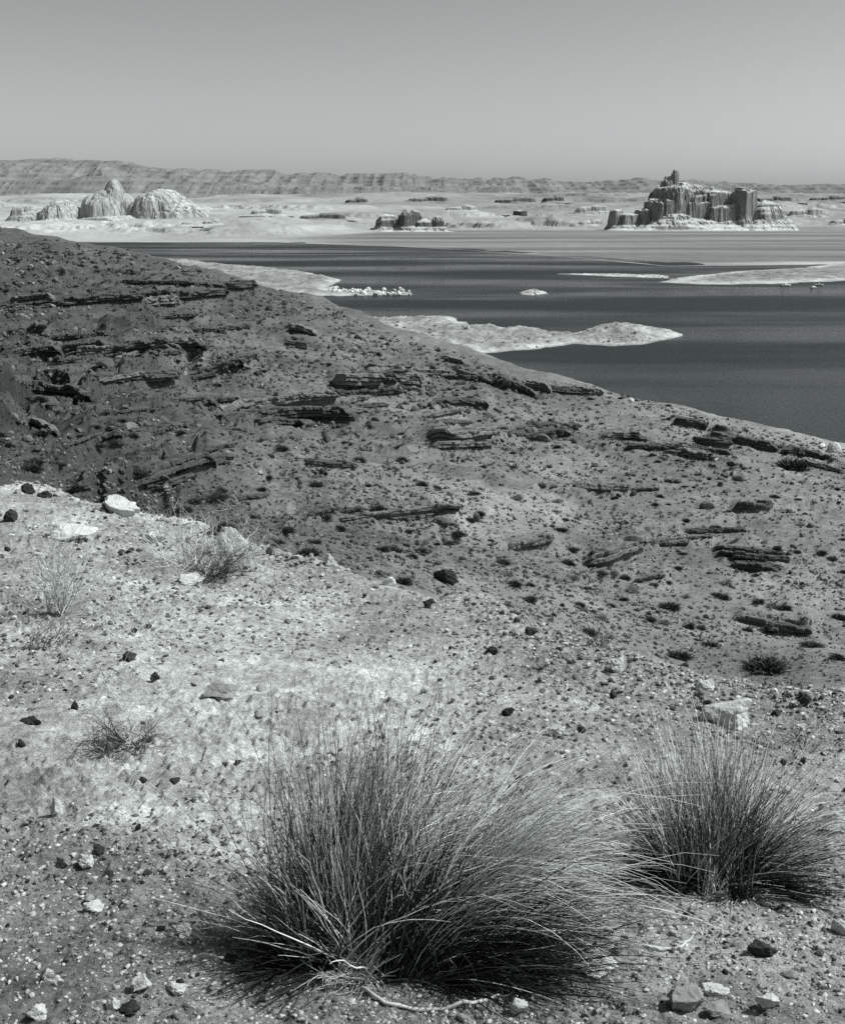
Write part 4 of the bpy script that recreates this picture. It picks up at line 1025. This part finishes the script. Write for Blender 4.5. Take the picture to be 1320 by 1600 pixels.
# boats
M_boat = rock_mat('white_hull_paint', .8, .03, 2, .001)
def boat(px, py, L, rz, label):
    x, y = on_level(px, py, LAKE)
    root = bpy.data.objects.new('motor_boat', None); COL.objects.link(root); root.location = (x, y, LAKE + .02); root.rotation_euler = (0, 0, rz)
    tag(root, label, 'boat')
    n = 11; s = np.linspace(-.5, .5, n); wid = .19 * np.sqrt(np.clip(1 - (np.clip(s, 0, .5) / .5) ** 2.2, 0.004, 1))
    V = []
    for i in range(n):
        sh = .13 + .04 * max(0, s[i]) * 2
        V += [(s[i], -wid[i], sh), (s[i], -wid[i] * .75, .02), (s[i], 0, -.05), (s[i], wid[i] * .75, .02), (s[i], wid[i], sh)]
    V = np.array(V) * L
    Fq = [(i * 5 + k, i * 5 + k + 1, i * 5 + 6 + k, i * 5 + 5 + k) for i in range(n - 1) for k in range(4)] + [(i * 5, i * 5 + 5, i * 5 + 9, i * 5 + 4) for i in range(n - 1)] + [(0, 4, 3, 1)]
    add('hull', make_mesh('hull', V, np.array(Fq)), M_boat, root)
    c = np.array([(-.15, -.13, .13), (.14, -.12, .13), (.14, .12, .13), (-.15, .13, .13), (-.13, -.11, .30), (.05, -.10, .30), (.05, .10, .30), (-.13, .11, .30)]) * L
    add('cabin', make_mesh('cabin', c, np.array([(0, 1, 5, 4), (1, 2, 6, 5), (2, 3, 7, 6), (3, 0, 4, 7), (4, 5, 6, 7)])), M_boat, root)
    w_ = np.array([(.142, -.10, .15), (.142, .10, .15), (.06, .085, .285), (.06, -.085, .285)]) * L + np.array([.004, 0, .004]) * L
    add('windscreen', make_mesh('windscreen', w_, np.array([(0, 1, 2, 3)])), M_dark, root)
    e = np.array([(-.56, -.03, .02), (-.50, -.03, .02), (-.50, .03, .02), (-.56, .03, .02), (-.55, -.025, .2), (-.50, -.025, .2), (-.50, .025, .2), (-.55, .025, .2)]) * L
    add('outboard_motor', make_mesh('outboard_motor', e, np.array([(0, 1, 5, 4), (1, 2, 6, 5), (2, 3, 7, 6), (3, 0, 4, 7), (4, 5, 6, 7)])), M_dark, root)
boat(1227, 447, 8.5, .2, 'small white boat off the broad sand spit, leftmost of three')
boat(1270, 450, 6.0, .5, 'smallest white boat, nearest of the close pair off the sand spit')
boat(1279, 446, 7.0, -.3, 'white boat just behind the smallest one in the close pair')

# ------------------------------------------------------------------ far shore benches and plateau
ctl = [(-600,379),(0,379),(430,379),(600,385),(760,394),(900,405),(1040,416),(1320,414),(2000,412)]
st_ = np.array([tx(a, b_) for a, b_ in ctl]); sY_ = np.array([(EYE - LAKE) / slope(b_) for a, b_ in ctl])
fr_ = np.concatenate([np.geomspace(1450, 2600, 160), np.geomspace(2610, 7600, 420)])
fc_ = np.arange(-.62, .6201, .0014)
Y, T_ = np.meshgrid(fr_, fc_, indexing='ij'); X = T_ * Y
shore = np.interp(fc_, st_, sY_)[None] + 40 * fbm(X / 300, X * 0, 11, 3) + 60 * fbm(X / 160, Y / 500, 12, 3)
s = Y - shore
left = sstep(.02, -.12, T_)
z = LAKE - 3 + 3.2 * sstep(-20, 25, s) + .0012 * np.clip(s, 0, 1500)
z += sstep(0, 60, s) * 1.2 * np.clip(fbm(X / 140, Y / 420, 13, 4), -.3, 1)
rise0 = 4000 - 1150 * left
e_ = np.clip((Y - rise0) / (6600 - rise0), 0, 1)
ben = e_ ** 1.15 * (150 - 15 * left)
lump = fbm(X / 420, Y / 520, 14, 4)
dm = sstep(-.25, .35, fbm(X / 600, Y / 700, 36, 3))
dome = np.sqrt(np.clip(fbm(X / 150, Y / 260, 15, 4) + .02, 0, 1)) * 34 * dm + np.clip(fbm(X / 40, Y / 70, 20, 3), 0, 1) * 12 * dm
ben = ben + sstep(0, .12, e_) * (24 * lump + dome * (1 - .5 * e_))
zt = terrace(ben + 8 * fbm(X / 700, Y / 900, 30, 3), 31, 6.0)
ben = ben * .72 + zt * .28
z = z + np.clip(ben, 0, None) * sstep(0, .06, e_)
ton = .285 + .13 * fbm(X / 260, Y / 300, 16, 6) + .07 * left - .07 * sstep(.35, .9, e_)
flat_ = (1 - sstep(0, .05, e_)) * sstep(-.16, -.02, T_)
ton = ton * (1 - flat_) + flat_ * (.17 + .10 * fbm(X / 900, Y / 90, 17, 4) + .22 * sstep(120, 20, s) * sstep(.0, .3, fbm(X / 500, Y / 120, 19, 3)))
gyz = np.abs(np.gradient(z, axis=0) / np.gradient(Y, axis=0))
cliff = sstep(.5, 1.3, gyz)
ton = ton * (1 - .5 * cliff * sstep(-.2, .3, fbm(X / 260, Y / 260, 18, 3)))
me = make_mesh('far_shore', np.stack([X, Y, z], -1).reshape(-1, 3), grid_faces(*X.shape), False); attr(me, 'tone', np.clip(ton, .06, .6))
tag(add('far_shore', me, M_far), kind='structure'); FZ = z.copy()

def far_hit(px, py):
    t = float(tx(px, py)); j = int(np.argmin(np.abs(fc_ - t))); v_ = np.minimum.accumulate((EYE - FZ[:, j]) / fr_); i = int(np.searchsorted(-v_, -float(slope(py))))
    return fr_[min(i, len(fr_) - 1)], FZ[min(i, len(fr_) - 1), j]
SK = [(-700,244),(0,247),(205,248),(228,257),(270,263),(400,266),(500,268),(560,272),(630,269),(665,274),(760,279),(800,276),(830,280),(850,277),(880,283),(920,284),(950,281),(990,279),(1030,282),(1180,285),(1320,286),(2000,288)]
kt = np.array([tx(a, b_) for a, b_ in SK]); ks_ = np.array([-slope(b_) for a, b_ in SK])
pr = np.geomspace(7000, 12500, 260); pc = np.arange(-.62, .6201, .0012)
Y, T_ = np.meshgrid(pr, pc, indexing='ij'); X = T_ * Y
top = np.interp(pc, kt, ks_)[None] * 10200 + EYE
e_ = np.clip((Y - 7100) / 3100, 0, 1)
g_ = np.abs(fbm(X / 420, Y / 1500, 23, 4))
prof = .42 * sstep(0, .2, e_) + .13 * e_ + .45 * sstep(.55, 1.0, e_ - .25 * g_)
z = 25 + (top - 25) * np.clip(prof, 0, 1) + (20 * fbm(X / 240, Y / 260, 25, 5) - 26 * np.abs(fbm(X / 110, Y / 1400, 45, 4)) + 10 * fbm(X / 700, X * 0, 27, 4)) * sstep(0, .1, e_)
z = z * .7 + .3 * terrace(z + 14 * fbm(X / 300, Y / 300, 26, 3), 30, 6)
z = np.where(Y > 10300, np.minimum(z, top + (Y - 10300) * .01), z)
ton = .165 + .03 * fbm(X / 500, Y / 300, 28, 4) + .012 * np.sin(z / 7 + 2 * fbm(X / 900, Y / 900, 29, 2))
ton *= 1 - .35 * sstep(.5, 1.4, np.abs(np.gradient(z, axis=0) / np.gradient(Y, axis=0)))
me = make_mesh('plateau', np.stack([X, Y, z], -1).reshape(-1, 3), grid_faces(*X.shape), False); attr(me, 'tone', np.clip(ton, .05, .5))
tag(add('plateau', me, M_plateau), kind='structure')

# buttes: measured in picture units at their own distance, then built in metres
def butte(px0, px1, base_py, zbase, blobs, label, tone, dark, seed, talus=.5, depth=150, res=1.0, flute=1.0, rot=22, pw=4.0, yfix=None, bed=.3):
    Yb = (EYE - zbase) / slope(base_py)
    if yfix: Yb = yfix
    u_ = Yb / F / (CT + (800 - base_py) / F * ST)
    nx = int((px1 - px0 + 40) * 2.2 * res); ny = int(depth * 1.5)
    U, Vv = np.meshgrid(np.linspace(px0 - 20, px1 + 20, nx), np.linspace(-depth * .35, depth * .65, ny))
    wu = 3.2 * fbm(U / 11, Vv / 11, seed + 11, 4); wv = 4 * fbm(U / 11, Vv / 11, seed + 15, 4); tn_ = fbm(U / 7, Vv / 7, seed + 19, 4)
    H = np.zeros_like(U); cl = np.zeros_like(U)
    nb = fbm(U / 14, Vv / 14, seed, 4); nf = fbm(U / 3.5, Vv / 3.5, seed + 2, 3) * flute; n1 = fbm(U / 30, Vv / 30, seed + 3, 3)
    for (cx, cv, rx, rv, top_py, edge, dome) in blobs:
        top = base_py - top_py
        an = math.radians((rot if not (rx < 20 and px0 > 900) else 40) + 9 * math.sin(cx * 1.7 + cv)); ua = U + wu * .6 - cx; va = Vv + wv * .6 - cv
        du = np.abs(ua * math.cos(an) + va * math.sin(an)) / (rx * (.9 if rx > 30 else 1)); dv = np.abs(-ua * math.sin(an) + va * math.cos(an)) / rv
        d = (du ** pw + dv ** pw) ** (1 / pw) + .12 * nb + .05 * nf * (14 / max(rx, 8)) + .05 * np.round(2.2 * fbm(U / 9, Vv / 9, seed + 23, 2))
        c_ = sstep(1 + edge, 1 - edge * .3, d)
        h = top * (c_ * (1 - dome * np.clip(d, 0, 1.2) ** 2) )
        h = h * (1 + .05 * nb + .09 * np.clip(tn_, -1, .15))
        tal = top * .46 * talus * np.clip(1 - (d - 1) / .9, 0, 1) ** 1.3 * (1 + .3 * n1)
        H = np.maximum(H, np.maximum(h, tal)); cl = np.maximum(cl, c_)
    H = np.maximum(H * (1 - bed) + bed * terrace(H + 5 * n1, 8.5, 3.0), 0) * (H > .01) + .8 * nf * cl + 1.2 * np.clip(n1, 0, 1) * (H > .5)
    ed = np.minimum(np.minimum(U - U.min(), U.max() - U), np.minimum(Vv - Vv.min(), Vv.max() - Vv))
    H = H * sstep(0, 6, ed) - 1.0
    gy, gx = np.gradient(H, Vv[1, 0] - Vv[0, 0], U[0, 1] - U[0, 0])
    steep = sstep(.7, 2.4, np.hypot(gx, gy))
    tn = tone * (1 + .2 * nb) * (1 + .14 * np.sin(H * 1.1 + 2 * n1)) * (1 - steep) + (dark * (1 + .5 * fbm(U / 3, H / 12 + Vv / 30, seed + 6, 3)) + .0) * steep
    tt = tx(660 + (U - 660), base_py)
    XX_ = (U - 660) * u_ ; YY_ = Yb + Vv * u_; ZZ_ = zbase + H * u_ * .985
    o = np.array([((px0 + px1) / 2 - 660) * u_, Yb, zbase])
    me = make_mesh('butte', np.stack([XX_ - o[0], YY_ - o[1], ZZ_ - o[2]], -1).reshape(-1, 3), grid_faces(*U.shape), False)
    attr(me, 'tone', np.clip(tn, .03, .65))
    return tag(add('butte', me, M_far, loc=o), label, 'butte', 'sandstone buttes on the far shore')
butte(952, 1228, 359, -56, [
  (1072,4,56,22,312,.25,.08),(1140,8,44,20,319,.25,.1),(1068,22,50,34,286,.35,.16),(1068,10,40,26,299,.2,.1),(1053,18,5,7,263,.7,.1),(1045,20,12,12,275,.6,.15),(1080,24,34,24,287,.4,.2),
  (1026,2,15,18,311,.2,.08),(1006,2,9,14,326,.25,.1),(985,4,22,12,333,.3,.1),(962,4,9,9,327,.5,.1),
  (1118,16,22,20,297,.25,.08),(1159,2,15,16,296,.16,.06),(1153,0,6,10,294,.25,.03),(1196,10,34,22,313,.5,.5),(1100,-6,80,26,340,.7,.5)],
  'great fluted sandstone butte with a spike on top, right of centre', .46, .2, 51, .8, 150, flute=.3, rot=24, pw=5.0, bed=.25)  # low steep tone carries the shade of the left faces as colour
butte(40, 345, 356, -50, [
  (180,8,20,22,279,1.0,.45),(170,2,40,28,297,.7,.5),(194,8,22,20,302,.9,.4),(146,0,20,18,306,.8,.45),(255,10,54,30,296,.5,.4),(236,4,22,20,303,.6,.3),(290,0,50,30,316,.9,.5),(100,-4,42,30,311,.5,.6),(50,0,34,26,324,.6,.6),(210,-18,140,30,336,1.0,.6)],
  'double pale sandstone dome with a pointed peak on the left far shore', .42, .33, 61, .7, 170, flute=.25, rot=34, pw=2.3, bed=.06)
butte(585, 700, 361, -56, [(606,0,18,14,333,.5,.35),(640,0,16,12,324,.6,.3),(630,2,8,10,331,.3,.1),(662,2,18,12,341,.4,.4),(684,4,9,10,337,.4,.3)],
  'small dark jagged butte at the middle of the far shore', .42, .10, 71, .7, 90)
butte(755, 830, 347, -38, [(785,2,22,10,336,.25,.2),(795,0,9,8,333,.2,.1),(813,0,9,10,327,.15,.05)],
  'low dark flat-topped butte between the jagged one and the great fluted one', .42, .08, 81, .4, 70)  # cast shade on this butte is put into its dark steep tone
KN = [(275,300,352,345,'w','low pale knoll below the right dome of the double dome'),(318,345,350,340,'w','pale sloping knoll at the right foot of the double dome'),
 (20,60,345,318,'w','broad pale knoll left of the double dome'),(395,440,336,322,'w','pale low knoll between the double dome and the jagged butte'),(470,540,343,330,'g','long grey step of rock left of the jagged butte'),
 (540,575,318,306,'g','grey cliff patch above and left of the jagged butte'),(700,745,330,318,'w','pale knoll right of the jagged butte'),(640,700,316,304,'g','dark cliff band on the bench above the jagged butte'),
 (775,840,318,305,'g','dark cliff band above the low flat-topped butte'),(850,880,316,302,'g','square dark cliff block left of the great butte'),(900,950,335,318,'w','pale stepped knoll beside the great butte'),
 (905,940,352,340,'w','small pale mound at the left foot of the great butte'),(1235,1290,340,322,'w','pale stepped knoll right of the great butte'),(1180,1240,316,303,'g','dark cliff band behind the great butte'),
 (1265,1330,314,303,'g','long dark cliff band at the right end of the bench'),(1296,1335,352,338,'w','pale mound at the right picture edge on the far shore')]
for k_, (a, b_, bp_, tp_, tn, lab) in enumerate(KN):
    y_, z_ = far_hit((a + b_) / 2, bp_)
    zz_ = EYE - float(slope(bp_)) * y_
    m_ = (a + b_) / 2; w_ = (b_ - a) / 2
    butte(a, b_, bp_, zz_ - 2, [(m_ - w_ * .3, 2, w_ * .75, 10, tp_ + 3, .35, .3), (m_ + w_ * .35, 4, w_ * .6, 9, tp_, .3, .3), (m_ + w_ * .1, -2, w_ * 1.05, 9, (tp_ + bp_) / 2 + 2, .5, .4)], lab, .36 if tn == 'w' else .2, .25 if tn == 'w' else .09, 400 + k_, .8, 50, flute=.3, rot=15, pw=3.0, yfix=y_, bed=.12)
butte(856, 905, 352, -48, [(872,2,16,8,343,.4,.3),(895,2,9,8,345,.4,.3)], 'lowest grey rock knoll left of the great fluted butte', .35, .18, 83, .4, 60)

# ------------------------------------------------------------------ light
w = bpy.data.worlds.new('World'); scene.world = w; w.use_nodes = True
nt = w.node_tree; bg = nt.nodes['Background']
sky = N(nt, 'ShaderNodeTexSky'); sky.sky_type = 'NISHITA'; sky.sun_disc = False
SKYK = .5
SUN_EL, SUN_AZ = math.radians(51), math.radians(91)
sky.sun_elevation = SUN_EL; sky.sun_rotation = SUN_AZ
sky.air_density = 1.0; sky.dust_density = 1.5; sky.ozone_density = 1.0
sp = N(nt, 'ShaderNodeSeparateColor'); nt.links.new(sky.outputs[0], sp.inputs[0])
v = math_n(nt, 'ADD', math_n(nt, 'MULTIPLY', sp.outputs[0], .75), math_n(nt, 'MULTIPLY', sp.outputs[1], .25))
cc = N(nt, 'ShaderNodeCombineColor')
v = math_n(nt, 'MULTIPLY', math_n(nt, 'POWER', v, 1.3), SKYK)
for i, k_ in enumerate((.955, 1.0, .995)): nt.links.new(math_n(nt, 'MULTIPLY', v, k_), cc.inputs[i])
nt.links.new(cc.outputs[0], bg.inputs[0]); bg.inputs[1].default_value = 0.12
sl = bpy.data.lights.new('sun', 'SUN'); sl.energy = 3.4; sl.angle = math.radians(.5); sl.color = (.99, 1, .98)
so = bpy.data.objects.new('sun', sl); COL.objects.link(so)
sv = Vector((math.cos(SUN_EL) * math.sin(SUN_AZ), math.cos(SUN_EL) * math.cos(SUN_AZ), math.sin(SUN_EL)))
so.rotation_euler = sv.to_track_quat('Z', 'Y').to_euler(); so.location = (60, 0, 80)

cam = bpy.data.cameras.new('camera'); cam.sensor_fit = 'VERTICAL'; cam.angle = 2 * math.atan(800 / F)
cam.clip_start = .05; cam.clip_end = 60000
co = bpy.data.objects.new('camera', cam); COL.objects.link(co); co.location = (0, 0, EYE); co.rotation_euler = (math.pi / 2 - TH, 0, 0)
scene.camera = co
scene.view_settings.view_transform = 'Standard'; scene.view_settings.look = 'None'
scene.view_settings.exposure = 0.5; scene.view_settings.gamma = 1.0
scene.render.engine = 'CYCLES'
scene.cycles.max_bounces = 4; scene.cycles.diffuse_bounces = 3; scene.cycles.glossy_bounces = 2
scene.cycles.use_denoising = False
scene.cycles.sample_clamp_indirect = 3
